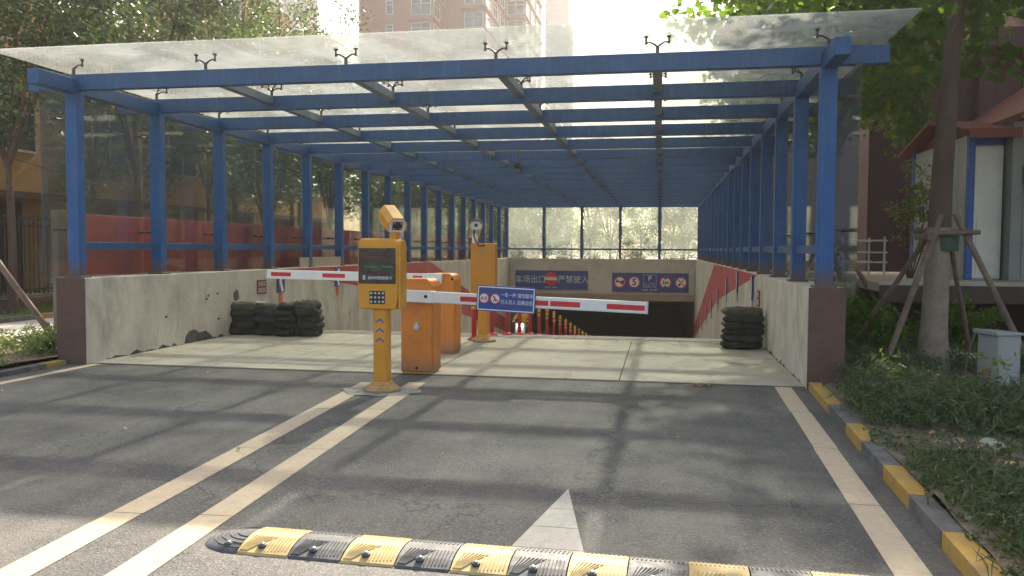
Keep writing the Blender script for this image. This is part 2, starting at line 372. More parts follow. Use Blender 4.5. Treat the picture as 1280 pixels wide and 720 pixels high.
def disc(mb, x, y, z, r, t=.004, mi=0, seg=28, r0=0, R=None):
    """disc or ring facing -Y, front at y"""
    v = []; f = []
    for k in range(seg):
        a = 2 * PI * k / seg; v.append((x + r * math.cos(a), y, z + r * math.sin(a)))
    if r0:
        for k in range(seg):
            a = 2 * PI * k / seg; v.append((x + r0 * math.cos(a), y, z + r0 * math.sin(a)))
        f = [(k, (k + 1) % seg, seg + (k + 1) % seg, seg + k) for k in range(seg)]
    else: f = [tuple(range(seg))]
    if R is not None: v = [R @ Vector(p) for p in v]
    mb.add(v, f, mi)

# ------------------------------------------------------------------ world, sun, camera
SUN = Vector((.07, 1.24, 1)).normalized()
w = bpy.data.worlds.new('World'); scene.world = w; w.use_nodes = True
wt = w.node_tree; bg = wt.nodes['Background']
sky = wt.nodes.new('ShaderNodeTexSky'); sky.sky_type = 'NISHITA'; sky.sun_disc = False
sky.sun_elevation = math.asin(SUN.z); sky.sun_rotation = math.atan2(SUN.x, SUN.y)
sky.air_density = 1.2; sky.dust_density = 4.0; sky.ozone_density = 1.0
tint = wt.nodes.new('ShaderNodeMix'); tint.data_type = 'RGBA'; tint.blend_type = 'MULTIPLY'; tint.inputs[0].default_value = 1
tint.inputs[7].default_value = (1, .95, .88, 1); wt.links.new(sky.outputs[0], tint.inputs[6])   # dusty air
wt.links.new(tint.outputs[2], bg.inputs[0]); bg.inputs[1].default_value = .13
sl = bpy.data.lights.new('sun', 'SUN'); sl.energy = 5.0; sl.angle = math.radians(1.0); sl.color = (1, .91, .77)
so = bpy.data.objects.new('sun', sl); COL.objects.link(so); so.location = (0, 0, 30); so.rotation_euler = SUN.to_track_quat('Z', 'Y').to_euler()
cam = bpy.data.cameras.new('camera'); co = bpy.data.objects.new('camera', cam); COL.objects.link(co); scene.camera = co
cam.sensor_width = 36; cam.lens = 36 * 1020 / 1280; cam.clip_end = 2000; cam.clip_start = .05
co.location = (0, 0, 1.5)
co.rotation_euler = (Matrix.Rotation(math.radians(10.33), 4, 'Z') @ Matrix.Rotation(math.radians(90 - 2.75), 4, 'X') @ Matrix.Rotation(math.radians(.3), 4, 'Z')).to_euler()
scene.view_settings.view_transform = 'Standard'; scene.view_settings.look = 'None'
scene.view_settings.exposure = 1.6; scene.view_settings.gamma = 1
scene.cycles.max_bounces = 10; scene.cycles.transparent_max_bounces = 24
scene.cycles.sample_clamp_indirect = 6; scene.cycles.use_adaptive_sampling = False

# ------------------------------------------------------------------ layout constants
XL, XR = -7.19, 1.57          # inner faces of the two ramp walls
YF, YE = 9.2, 38.8            # wall fronts, end wall
PY = [9.31 + 1.735 * i for i in range(18)]
PXL, PXR = -7.37, 1.74
SX = [-7.37, -5.54, -3.72, -1.90, -.07, 1.74]   # glass fittings across the roof

def rz(y):      # ramp height
    if y < 13.6: return .012
    if y < 19: return .012 - (y - 13.6) * .098
    if y < 23: return -.517 - (y - 19) * .135
    return -1.057 - (y - 23) * .163

# ------------------------------------------------------------------ ground
g = MB(); B = 320
for (x0, x1, y0, y1) in ((-B, B, -B, 13.6), (-B, XL - .2, 13.6, 39.2), (XR + .2, B, 13.6, 39.2), (-B, B, 39.2, B)):
    g.add([(x0, y0, -.012), (x1, y0, -.012), (x1, y1, -.012), (x0, y1, -.012)], [(0, 1, 2, 3)])
struct('ground', g, M['soil'])

def sheet(name, pts, z, mat): return struct(name, MB().add([(x, y, z) for x, y in pts], [tuple(range(len(pts)))]), mat)
sheet('road', [(-7.42, -25), (1.0, -25), (1.38, 3), (1.60, 9.19), (XR, 9.3), (XL, 9.3), (-7.42, 9.19)], 0, M['asphalt'])
sheet('side_road', [(-12.6, -10), (-9.95, -10), (-9.95, 70), (-12.6, 70)], 0, M['sideroad'])
# apron slabs with open joints
ap = MB(); js = [XL, -4.9, -2.72, -.45, XR]
for i in range(4):
    for (y0, y1) in ((9.3, 11.5), (11.515, 13.22)):
        ap.box(js[i] + .006, js[i + 1] - .006, y0 + .01, y1, -.1, .012)
ap.box(XL, XR, 13.52, 13.6, -.1, .012)
struct('apron', ap, M['apron'], .004)
sheet('joint_bed', [(XL, 9.255), (XR, 9.255), (XR, 13.6), (XL, 13.6)], .004, M['joint'])
dr = MB(); x = XL
while x < XR - .4:
    dr.box(x + .004, x + .496, 13.235, 13.505, -.05, .010); x += .5
tag(dr.build('drain_cover', M['apron'], bevel=.004), 'row of concrete drain covers across the top of the ramp', 'drain cover')
# ramp
ys = [13.6 + .4 * i for i in range(64)]; rp = MB()
for a, b in zip(ys[:-1], ys[1:]):
    rp.add([(XL, a, rz(a)), (XR, a, rz(a)), (XR, b, rz(b)), (XL, b, rz(b))], [(0, 1, 2, 3)])
rp.add([(XL, ys[-1], rz(ys[-1])), (XR, ys[-1], rz(ys[-1])), (XR, 75, -3.65), (XL, 75, -3.65)], [(0, 1, 2, 3)])
struct('ramp', rp, M['rampc'])

# painted / inlaid road lines with tile joints
def strip(name, p0, p1, wd, z=.004, mat='line', seg=1.5):
    mb = MB(); L = math.dist(p0, p1); n = max(1, round(L / seg)); dx, dy = (p1[0] - p0[0]) / L, (p1[1] - p0[1]) / L
    nx, ny = -dy * wd / 2, dx * wd / 2
    for i in range(n):
        a = L * i / n + .004; b = L * (i + 1) / n - .004; j = random.uniform(-.004, .004)
        mb.add([(p0[0] + dx * a + nx + j, p0[1] + dy * a + ny, z), (p0[0] + dx * b + nx + j, p0[1] + dy * b + ny, z),
                (p0[0] + dx * b - nx + j, p0[1] + dy * b - ny, z), (p0[0] + dx * a - nx + j, p0[1] + dy * a - ny, z)], [(0, 1, 2, 3)])
    return struct(name, mb, M[mat])
strip('lane_line', (-2.62, -2), (-3.18, 8.62), .19)
strip('lane_line', (-2.10, -2), (-2.66, 8.72), .19)
strip('lane_line', (.975, -2), (1.335, 9.26), .175)
strip('lane_line', (-7.12, -2), (-7.07, 9.26), .12)
arw = MB()
arw.add([(-.55, 5.02, .004), (-.66, 4.56, .004), (-.42, 4.56, .004), (-.545, 4.75, .004)], [(0, 1, 3), (0, 3, 2)])
def arw_x(y): return (-.55 - (5.02 - y) * .165, -.55 + (5.02 - y) * .185)
arw = MB(); yy = [5.02, 4.62, 4.3, 3.98, 3.68]
for a, b in zip(yy[:-1], yy[1:]):
    la, ra = arw_x(a - .003); lb, rb = arw_x(b + .003)
    arw.add([(la, a - .003, .004), (ra, a - .003, .004), (rb, b + .003, .004), (lb, b + .003, .004)], [(0, 1, 2, 3)])
struct('road_arrow', arw, M['arrow'])
# cement patch where the machine was set in the asphalt
pm = MB(); pp = []
for k in range(26):
    a = 2 * PI * k / 26; r = random.uniform(.85, 1.15); pp.append((-2.86 + .42 * r * math.cos(a), 8.12 + .30 * r * math.sin(a), .008))
pm.add(pp, [tuple(range(26))]); struct('cement_patch', pm, pmat('cement', (.27, .255, .225), .9, var=.25, vscale=9, dirt=(.1, .1, .09), dscale=5, damt=.8, bump=.5))

# kerbs: stones painted in turns
def kerb(name, p0, p1, wd, h, L=.68, first=0, z0=-.1, ends=None):
    mb = MB(); D = math.dist(p0, p1); ang = math.atan2(p1[1] - p0[1], p1[0] - p0[0])
    T = Matrix.Translation((p0[0], p0[1], 0)) @ Matrix.Rotation(ang, 4, 'Z'); i = 0; s = 0
    while s < D:
        e = min(D, s + L)
        if ends and i < len(ends): e = ends[i]
        mb.box(s + .004, e - .004, 0, wd, z0, h + random.uniform(-.004, .004), (i + first) % 2, T); s = e; i += 1
    return struct(name, mb, [M['kerb_y'], M['kerb_b']], .012)
kerb('kerb', (1.58, 9.15), (1.387, 3.71), .125, .09, ends=[1.30, 2.15, 2.79, 3.48, 4.15, 4.78, 5.443])
kerb('kerb', (1.387, 3.70), (1.15, -3), .125, .09, .67, 0)
kerb('kerb', (-7.42, 9.15), (-7.42, -3), -.14, .06, .9, 0, ends=[.35, 1.25, 2.2])
kerb('kerb', (-9.93, -5), (-9.93, 60), -.14, .09, 1.1, 1)
kerb('kerb', (-12.6, -5), (-12.6, 60), .14, .1, 1.1, 0)

# planted beds (uneven soil), lawn behind the side road
def bed(name, x0f, x1, y0, y1, z, mat, amp=.04, n=(50, 70)):
    mb = MB(); v = []; f = []; rnd = random.Random(3)
    for j in range(n[1] + 1):
        y = y0 + (y1 - y0) * j / n[1]; x0 = x0f(y)
        for i in range(n[0] + 1):
            xx = x0 + (x1 - x0) * (i / n[0])
            zz = z + (rnd.random() - .5) * amp + amp * math.sin(xx * 1.7 + y) * .7
            v.append((xx, y, zz))
    for j in range(n[1]):
        for i in range(n[0]):
            a = j * (n[0] + 1) + i; f.append((a, a + 1, a + n[0] + 2, a + n[0] + 1))
    mb.add(v, f, 0, True); return struct(name, mb, mat)
bed('garden_bed', lambda y: 1.387 + (y - 3.71) * .0355 + .115 if y < 9.15 else 1.96, 14, -3, 26, .085, M['soil'])
bed('planting_strip', lambda y: -9.8, -7.58, -3, 39, .075, M['soil'], .03, (20, 80))
bed('lawn', lambda y: -40, -12.72, -5, 70, .075, M['grassground'], .03, (20, 40))

# ------------------------------------------------------------------ ramp walls
def side_wall(side):
    xi, xo = (XL, -7.59) if side < 0 else (XR, 1.95)
    sgn = -1 if side < 0 else 1
    nm = 'left' if side < 0 else 'right'
    t = thing('ramp_wall', 'stained cream retaining wall with a red band on the %s side of the ramp' % nm, 'wall', (xi + sgn * .19, YF, 0))
    mb = MB(); lo, hi = min(xi, xo), max(xi, xo)
    mb.prism([(YF + .012, -.3), (YF + .012, 1.10), (39.1, 1.06), (39.1, -4.6), (30, -3.2), (13, -.6)], 'x', lo, hi)
    mb.build('wall_body', M['wall'], t, True, .01)
    # weathered brown pier end, slightly proud
    e = MB(); e.box(lo, hi + .0, YF - .012, YF + .011, -.2, 1.10)
    e.build('end_pier', M['wallend'], t, True, .004)
    c = MB(); zz = lambda y: 1.10 - .04 * (y - 9.5) / 29.6
    # painted red band 3 mm proud of the plaster
    band = [(25, zz(25) - .004), (13.9, zz(13.9) - .004), (23.3, .12), (38.7, -2.55), (38.7, -2.0)]
    xs = sorted((xi - sgn * .003, xi + sgn * .05))
    c.prism(band, 'x', xs[0], xs[1]); c.build('red_band', M['wallred'], t, True)
    k = MB(); xs = sorted((xi - sgn * .004, xi + sgn * .05))
    rr = random.Random(11 + side); y = 9.6          # broken render along the foot of the wall
    pts = []
    while y < 13.2:
        pts.append((y, .012 + rr.random() ** 3 * .06)); y += rr.uniform(.05, .16)
    k.prism([(9.6, .0)] + pts + [(13.2, .0)], 'x', xs[0], xs[1])
    if side < 0:
        k.prism([(11.38, .02), (11.42, .12), (11.52, .20), (11.68, .21), (11.80, .15), (11.98, .16), (12.1, .10), (12.2, .02)], 'x', xs[0] - .0, xs[1])
        k.prism([(12.95 + .09 * math.cos(a / 10 * 2 * PI), .66 + .10 * math.sin(a / 10 * 2 * PI) + .012 * (a % 3)) for a in range(10)][::-1], 'x', xs[0], xs[1])
        for (yy, z) in ((12.05, .70), (12.33, .72), (10.9, .45), (12.35, .3), (12.0, .65)):
            k.box(xs[0], xs[1], yy, yy + .05, z, z + .035)
    k.build('chipped_render', M['mortar'], t, True)
    return t
wl = side_wall(-1); wr = side_wall(1)

# end wall over the tunnel mouth
pw = thing('portal_wall', 'grey beige wall across the foot of the ramp above the dark tunnel mouth', 'wall', (-2.8, YE, -3.6))
m_ = MB(); m_.box(XL + .002, XR - .002, YE, YE + .3, -.62, 1.05); m_.build('lintel_wall', M['portal'], pw, True, .01)
m_ = MB(); m_.box(XL + .004, XR - .004, YE + .302, 75, -.62, -.35); m_.build('tunnel_ceiling', M['tunnel'], pw, True)
m_ = MB(); m_.box(XL - .3, XL - .004, 39.102, 75, -4.6, -.3); m_.box(XR + .004, XR + .3, 39.102, 75, -4.6, -.3); m_.box(XL - .3, XR + .3, 75, 75.3, -4.6, -.3)
m_.build('tunnel_wall', M['tunnel'], pw, True)
m_ = MB(); m_.box(XL + .004, XR - .004, YE - .012, YE + .05, -.92, -.615); m_.build('soffit_beam', M['tunnel'], pw, True, .01)

# ------------------------------------------------------------------ canopy
cn = thing('glass_canopy', 'long blue steel canopy with clouded glass roof over the car park ramp', 'canopy', (-2.8, 9.3, 0))
ZB0, ZB1 = 3.475, 3.67
def clamp_mb(x, y, z, d):      # small fitting from post out to the glass, d = +-1
    mb = MB(); mb.tube([(x, y, z), (x + d * .13, y, z)], .012, 6); mb.tube([(x + d * .10, y - .1, z), (x + d * .10, y + .1, z)], .011, 6)
    for s in (-.1, .1): mb.tube([(x + d * .10, y + s, z), (x + d * .17, y + s, z)], .02, 8)
    return mb
for px, d in ((PXL, -1), (PXR, 1)):
    for i, y in enumerate(PY):
        mb = MB(); mb.box(px - .085, px + .085, y - .07, y + .07, 1.075, 3.47)
        mb.box(px - .12, px + .12, y - .11, y + .11, 1.07, 1.125)
        p = mb.build('post', M['blue'], cn, bevel=0, world=False)
        # keep object Z equal to world height so the rust sits at the foot
        me = p.data; me.transform(Matrix.Translation((2.8, -9.3, 0))); 
        b = p.modifiers.new('bevel', 'BEVEL'); b.width = .008; b.segments = 2; b.limit_method = 'ANGLE'
        for z in (1.72, 3.12):
            clamp_mb(px + d * .085, y, z, d).build('glass_clamp', M['clamp'], p, True)
for i, y in enumerate(PY):
    MB().box(-7.98, 2.34, y - .06, y + .06, ZB0, ZB1).build('cross_beam', M['blue_beam'], cn, True, .006)
for px in (PXL, PXR):
    MB().box(px - .078, px + .078, 8.62, 38.95, 3.435, 3.615).build('edge_beam', M['blue_beam'], cn, True, .006)
    for a, b in zip(PY[:-1], PY[1:]):
        pass
    r_ = MB()
    for a, b in zip(PY[:-1], PY[1:]): r_.box(px - .04, px + .04, a + .071, b - .071, 1.46, 1.56)
    r_.build('side_rail', M['blue_beam'], cn, True, .006)
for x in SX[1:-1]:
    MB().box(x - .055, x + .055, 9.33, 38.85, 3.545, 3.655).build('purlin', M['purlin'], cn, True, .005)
# end frame
ex = [PXL + (PXR - PXL) * k / 5 for k in range(6)]
for x in ex[1:-1]:
    q = MB().box(x - .06, x + .06, PY[-1] + .01, PY[-1] + .13, 1.05, 3.48).build('end_post', M['blue_beam'], cn, True, .006)
for a, b in zip(ex[:-1], ex[1:]):
    MB().box(a + .061, b - .061, PY[-1] + .02, PY[-1] + .10, 1.46, 1.54).build('end_rail', M['blue_beam'], cn, True, .004)
    MB().box(a + .09, b - .09, PY[-1] + .16, PY[-1] + .172, 1.1, 3.5).build('end_pane', M['endglass'], cn, True)
# roof panes
gx = [-8.08, SX[1], SX[2], SX[3], SX[4], 2.50]; gy = [8.72] + PY[1:]
for j in range(len(gy) - 1):
    for i in range(5):
        tl_ = random.uniform(-.004, .004)
        pb = MB(); pb.box(gx[i] + .009, gx[i + 1] - .009, gy[j] + .008, gy[j + 1] - .008, 3.872 + tl_, 3.884 + tl_)
        pb.build('roof_pane', M['roofglass'], cn, False).data.transform(Matrix.Translation((2.8, -9.3, 0)))
# spider fittings
def spider(x, y, arms):
    mb = MB(); mb.tube([(x, y, ZB1 - .01), (x, y, 3.755)], .020, 8)
    for (ax, ay) in arms:
        mb.tube([(x, y, 3.748), (x + ax * .035, y + ay * .035, 3.775), (x + ax * .075, y + ay * .075, 3.798), (x + ax * .118, y + ay * .118, 3.800)], [.014, .011, .009, .009], 7)
        mb.lathe([(.014, 3.778), (.018, 3.785), (.012, 3.80), (.010, 3.845), (.027, 3.855), (.027, 3.866)], (x + ax * .125, y + ay * .125, 0), 10)
        mb.lathe([(.024, 3.888), (.024, 3.895), (.010, 3.898)], (x + ax * .125, y + ay * .125, 0), 10)
    return mb
for j, y in enumerate(PY[:11]):
    for i, x in enumerate(SX):
        dx = [1] if i == 0 else [-1] if i == 5 else [-1, 1]
        arms = [(a, 0) for a in dx] if j == 0 else [(a * .8, b * .8) for a in dx for b in (-1, 1)]
        spider(x, y, arms).build('spider_fitting', M['clamp'], cn, True)
# hung side glass
for px, d in ((PXL, -1), (PXR, 1)):
    x = px + d * .26
    yy = [9.0] + [(a + b) / 2 + .87 for a, b in zip(PY[:-2], PY[1:-1])] + [38.9]
    yy = [9.02] + PY[1:-1] + [38.9]
    for a, b in zip(yy[:-1], yy[1:]):
        MB().box(min(x, x + d * .012), max(x, x + d * .012), a + .008, b - .008, 1.02, 3.46).build('side_pane', M['sideglass'], cn, False).data.transform(Matrix.Translation((2.8, -9.3, 0)))

# hanging camera under the roof
hc = thing('security_camera', 'small dark camera hanging on a stem under the canopy beams', 'camera', (-2.82, 16.1, 3.5))
MB().tube([(0, 0, 0), (0, 0, -.3)], .018, 8).build('stem', M['clamp'], hc)
MB().box(-.05, .05, -.15, .08, -.42, -.30).build('housing', M['iron'], hc, bevel=.015)
MB().lathe([(.035, -.165), (.04, -.151), (.04, -.14)], (0, 0, -.36), 12, axis='y').build('lens', M['black'], hc)

# ------------------------------------------------------------------ signs on the portal wall
def marks(mb, x0, x1, y, z, h, n, mi=0, seed=1):    # a line of lettering too small to read in the photograph
    r = random.Random(seed); wch = (x1 - x0) / n
    for i in range(n):
        a = x0 + wch * i
        if r.random() < .1: continue
        for (u0, u1, v0, v1) in random.Random(seed * 31 + i).sample([(0, .7, .8, 1), (0, .7, .4, .55), (0, .15, 0, 1), (.6, .75, 0, 1), (.3, .42, 0, .9), (0, .75, 0, .16)], 4):
            mb.box(a + u0 * wch, a + u1 * wch, y - .003, y, z + h * (v0 - .5), z + h * (v1 - .5), mi)
s1 = thing('exit_sign', 'long navy sign with a red no-entry disc between grey Chinese lettering', 'sign', (-5.15, YE - .05, 0))
y1 = YE - .05
MB().box(-6.90, -3.40, y1, y1 + .045, -.44, .47).build('panel', M['sign_navy'], s1, True, .006)
mb = MB(); disc(mb, -5.17, y1 - .004, .08, .31); mb.build('disc', M['sign_red'], s1, True)
mb = MB().box(-5.46, -4.88, y1 - .012, y1 - .006, .01, .16); mb.build('bar', M['sign_grey'], s1, True)
for (w_, x, z) in (('车场出口', -6.16, .02), ('严禁驶入', -4.10, .03)):
    mb = MB(); text(mb, w_, .40, at(x, y1 - .003, z, sx=.93), off=.0); mb.build('lettering', M['sign_grey'], s1, True)
mb = MB(); marks(mb, -5.45, -4.88, y1 - .001, -.33, .07, 8, seed=4); mb.build('lettering', M['sign_grey'], s1, True)
s2 = thing('parking_rules_sign', 'long navy sign with four red ringed discs round a white P', 'sign', (-.49, YE - .05, 0))
MB().box(-2.26, 1.28, y1, y1 + .045, -.50, .40).build('panel', M['sign_navy'], s2, True, .006)
zc = -.04
def slash(mb, x, y, z, r, wd, flip=1, R=None):
    T = (R or Matrix.Identity(4)) @ Matrix.Translation((x, y, z)) @ Matrix.Rotation(flip * PI / 4, 4, 'Y'); mb.box(-r, r, -.001, .001, -wd, wd, 0, T)
def ringed(parent, x, y, z, r, r0, world, R=None, cut=None):
    f = MB(); disc(f, x, y, z, r0 + .3 * (r - r0), R=R); f = f.build('disc', M['sign_white'], parent, world)
    q = MB(); disc(q, x, y - .002, z, r, r0=r0, R=R); q.build('ring', M['sign_red'], f, world)
    if cut: q = MB(); slash(q, x, y - .005, z, r0 * .98, cut, R=R); q.build('slash', M['sign_red'], f, world)
    return f
f1 = ringed(s2, -1.90, y1 - .003, zc, .275, .22, True, cut=.018)
MB().prism([(-2.09, zc + .05), (-2.0, zc + .09), (-1.86, zc + .04), (-1.70, zc + .10), (-1.70, zc - .12), (-1.86, zc - .03), (-1.98, zc), (-2.08, zc - .04)], 'y', y1 - .0065, y1 - .0045).build('horn_symbol', M['sign_ink'], f1, True)
f2 = ringed(s2, -1.22, y1 - .003, zc, .275, .22, True)
mk = MB(); text(mk, '5', .42, at(-1.22, y1 - .006, zc), off=.012); mk.build('number', M['sign_ink'], f2, True)
f3 = ringed(s2, .22, y1 - .003, zc, .275, .22, True)
mk = MB(); text(mk, '2m', .24, at(.22, y1 - .006, zc), off=.008); mk.build('lettering', M['sign_ink'], f3, True)
MB().prism([(.12, zc + .24), (.32, zc + .24), (.22, zc + .12)], 'y', y1 - .009, y1 - .007).build('triangle', M['sign_ink'], f3, True)
MB().prism([(.12, zc - .24), (.32, zc - .24), (.22, zc - .12)][::-1], 'y', y1 - .009, y1 - .007).build('triangle', M['sign_ink'], f3, True)
f4 = ringed(s2, .93, y1 - .003, zc, .275, .22, True, cut=.022)
mk = MB(); disc(mk, .86, y1 - .0065, zc - .10, .055); mk.prism([(.84, zc - .08), (.87, zc - .08), (1.05, zc + .1), (1.02, zc + .12)], 'y', y1 - .0065, y1 - .0045); mk.build('symbol', M['sign_ink'], f4, True)
mb = MB(); text(mb, 'P', .30, at(-.50, y1 - .003, .13), off=.012); mb.build('letter', M['sign_grey'], s2, True)
mb = MB()
for (a, b, c, d) in ((-.80, -.20, .30, .315), (-.80, -.20, -.27, -.255), (-.80, -.785, -.254, .299), (-.215, -.20, -.254, .299)): mb.box(a, b, y1 - .004, y1 - .001, c, d)
mb.build('border', M['sign_grey'], s2, True)
for (a, b, z, h, n, sd) in ((-.74, -.26, -.09, .06, 9, 2), (-.74, -.26, -.19, .06, 9, 3), (-.86, -.14, -.39, .08, 10, 6)):
    mb = MB(); marks(mb, a, b, y1 - .001, z, h, n, seed=sd); mb.build('lettering', M['sign_grey'], s2, True)

# chevron boards down both ramp walls
def chevron(side, y, zt, k):
    xi = XL if side < 0 else XR; s = 1 if side < 0 else -1     # s points into the ramp
    nm = 'left' if side < 0 else 'right'
    t = thing('chevron_board', 'blue and white chevron board on the %s ramp wall, %s down the ramp' % (nm, ORD[k]), 'chevron board', (xi + s * .02, y, zt - .44), group='chevron boards down the ramp walls')
    a, b = sorted((xi + s * .014, xi + s * .030))
    MB().box(a, b, y - .15, y + .15, zt - .42, zt).build('board', M['sign_navy'], t, True, .003)
    a, b = sorted((xi + s * .031, xi + s * .034)); zc = zt - .21
    MB().prism([(y + .10, zt - .02), (y - .0, zt - .02), (y - .09, zc), (y, zt - .40), (y + .10, zt - .40), (y + .01, zc)], 'x', a, b).build('arrowhead', M['sign_white'], t, True)
    a, b = sorted((xi + s * .004, xi + s * .018))
    MB().box(a, b, y - .05, y + .07, zt - .62, zt - .425).build('reflector', M['tape'] if side < 0 else M['board'], t, True, .002)
for side in (-1, 1):
    for k, (y, z) in enumerate(((14.6, 1.06), (17.4, 1.05), (20.2, .84), (23.1, .42), (26.0, .0), (28.9, -.46), (31.8, -.93), (34.7, -1.4))): chevron(side, y, z, k)
def plaque(side, y, z):
    xi = XL if side < 0 else XR; s = 1 if side < 0 else -1
    t = thing('wall_plaque', 'small brown notice with two rows of pale lettering on the %s ramp wall' % ('left' if side < 0 else 'right'), 'notice', (xi + s * .01, y, z - .13))
    a, b = sorted((xi + s * .003, xi + s * .018)); MB().box(a, b, y - .17, y + .17, z - .13, z + .13).build('plate', M['sign_brown'], t, True, .002)
    mb = MB(); a, b = sorted((xi + s * .019, xi + s * .021))
    for r in (0, 1):
        for c in range(4):
            yy = y - .135 + c * .07; zz = z - .1 + r * .115
            for q in ((0, .05, .0, .018), (0, .05, .035, .05), (0, .05, .07, .085), (0, .014, 0, .085), (.036, .05, 0, .085)): mb.box(a, b, yy + q[0], yy + q[1], zz + q[2], zz + q[3])
    mb.build('lettering', M['sign_grey'], t, True)
plaque(-1, 13.85, .78); plaque(1, 13.7, .72)
bd = MB(); bd.box(XL - .14, XL - .11, 15.75, 18.1, 1.085, 1.30); tag(bd.build('board', M['board'], bevel=.004), 'plain beige board standing on top of the left ramp wall', 'board')

# ------------------------------------------------------------------ sandbags
def bag_mesh(seed, L=.46, W=.34, H=.135, mat='bag'):
    r = random.Random(seed); bm = bmesh.new(); bmesh.ops.create_cube(bm, size=2)
    bmesh.ops.subdivide_edges(bm, edges=bm.edges, cuts=7, use_grid_fill=True)
    for v in bm.verts:
        x, y, z = v.co
        p = 5; n = (abs(x) ** p + abs(y) ** p + abs(z) ** p) ** (1 / p); x, y, z = x / n, y / n, z / n
        flat = 1 - (.70 if x < 0 else .35) * max(0, (abs(x) - .62) / .38) ** 1.7
        z *= flat * (1 - .25 * max(0, abs(y) - .5)); y *= 1 - .12 * abs(x) + .10 * max(0, abs(x) - .85) / .15
        wob = .16 * math.sin(x * 6 + seed * 1.7) * math.cos(y * 4 + seed * 2) + .05 * math.sin(x * 19 + seed) * math.sin(y * 13)
        v.co = (x * L / 2 * (1.04 + .05 * math.sin(y * 3 + seed * 2.1)), y * W / 2 + .006 * math.sin(8 * x + seed), z * H / 2 * (1 + wob) + .010 * math.sin(5 * x + seed) * math.cos(6 * y) + H / 2)
    me = bpy.data.meshes.new('sandbag'); bm.to_mesh(me); bm.free(); me.materials.append(M[mat])
    for p in me.polygons: p.use_smooth = True
    return me
bags = [bag_mesh(s) for s in range(5)] + [bag_mesh(9, mat='bag_tan')]
def stack(name, x, y, ang, n, where, grp, tan=False, sc=(1, 1, 1), h=.100):
    for k in range(n):
        me = bags[5] if (tan and k == n - 1) else bags[(k * 2 + len(name)) % 5]
        o = bpy.data.objects.new('sandbag', me); COL.objects.link(o)
        o.location = (x + random.uniform(-.035, .035), y + random.uniform(-.04, .04), .012 + k * h * sc[2] - .004); o.rotation_euler = (0, random.uniform(-.03, .03), ang + random.uniform(-.16, .16) + (PI if k % 2 and len(name) > 1 else 0))
        o.scale = (sc[0] * random.uniform(.93, 1.05), sc[1] * random.uniform(.92, 1.06), sc[2] * random.uniform(1.0, 1.12))
        lv = 'topmost' if k == n - 1 else 'bottom' if k == 0 else ORD[k] + ' up'
        tag(o, 'dark sandbag, %s of the %s' % (lv, where), 'sandbag', grp)
LW = 'sandbags piled at the left ramp wall'
stack('aa', -7.0, 12.95, .35, 5, 'leftmost stack by the left wall', LW, True, (1.15, 1, 1))
stack('b', -6.55, 12.92, .05, 5, 'second stack from the left by the left wall', LW, True, (1.05, 1, 1))
stack('ccc', -6.18, 12.9, 1.45, 5, 'third stack from the left by the left wall', LW, False, (1, 1.1, 1.05))
stack('dd', -5.82, 12.88, -.1, 5, 'rightmost stack by the left wall', LW, True, (1, 1, 1.12))
stack('e', 1.22, 12.7, .05, 6, 'single stack at the right ramp wall', 'sandbags stacked at the right ramp wall', True, (1.25, 1.15, .97))
rg = MB(); rr = random.Random(4)
for i in range(9):
    a = rr.random() * 6; rg.add([(-6.72 + .09 * math.cos(a + j * .9 + rr.random() * .3), 12.93 + .07 * math.sin(a + j * .9), .545 + rr.random() * .03) for j in range(6)], [(0, 1, 2, 3, 4, 5)])
tag(rg.build('white_bag', M['white']), 'crumpled scrap of white plastic on top of the sandbags', 'plastic bag')

# ------------------------------------------------------------------ yellow recognition machine (front)
def machine_camera(parent, x, y, z, yaw, tilt):
    T = Matrix.Translation((x, y, z)) @ Matrix.Rotation(yaw, 4, 'Z') @ Matrix.Rotation(tilt, 4, 'X')
    o8 = [(-.075, -.075), (.075, -.075), (.095, -.03), (.095, .02), (.05, .075), (-.05, .075), (-.095, .02), (-.095, -.03)]
    hs = [(-.102, -.06), (-.102, .028), (-.055, .088), (.055, .088), (.102, .028), (.102, -.06), (.092, -.06), (.092, .022), (.05, .076), (-.05, .076), (-.092, .022), (-.092, -.06)]
    body = MB().prism(o8, 'y', -.14, .17, 0, T).build('camera_housing', M['white'], parent, bevel=.004)
    hood = MB(); hood.prism(hs, 'y', -.155, .20, 0, T); hood.build('hood', M['yellow'], body)
    f = MB(); f.box(-.052, .052, -.150, -.141, -.045, .042, 0, T); f.build('lens_window', M['black'], body)
    l = MB()
    for a in (-.036, .036):
        for b in (-.03, .028):
            l.prism([(a + .008 * math.cos(k * PI / 4), b + .008 * math.sin(k * PI / 4)) for k in range(8)], 'y', -.156, -.151, 0, T)
    l.build('lamp', M['grille'], body)
    return body
mc = thing('recognition_machine', 'yellow number plate machine with black screen and keypad between the lane lines', 'ticket machine', (-2.86, 8.13, 0))
MB().lathe([(.20, .004), (.20, .03), (.135, .075), (.11, .11)], seg=8, sm=False).build('base', M['yellow'], mc, bevel=.004)
cb = MB(); cb.prism([(-.055, -.075), (.055, -.075), (.08, -.05), (.08, .05), (.055, .075), (-.055, .075), (-.08, .05), (-.08, -.05)], 'z', .1, .90); cb.build('column', M['yellow'], mc, bevel=.003)
hb = MB(); hb.prism([(-.225, .99), (-.20, .865), (.185, .865), (.21, .99), (.21, 1.55), (.165, 1.60), (-.19, 1.60), (-.225, 1.565)], 'y', -.115, .105)
hb.build('head_box', M['yellow'], mc, bevel=.018)
hs_ = MB().prism([(-.11, .88), (.09, .88), (.10, 1.0), (.10, 1.52), (.06, 1.58), (-.07, 1.58), (-.11, 1.54)], 'x', .2105, .2355); hs_.build('side_door', M['yellow'], mc, bevel=.005)
sc_ = MB().box(-.212, .185, -.124, -.112, 1.135, 1.50).build('screen', M['screen'], mc, bevel=.003)
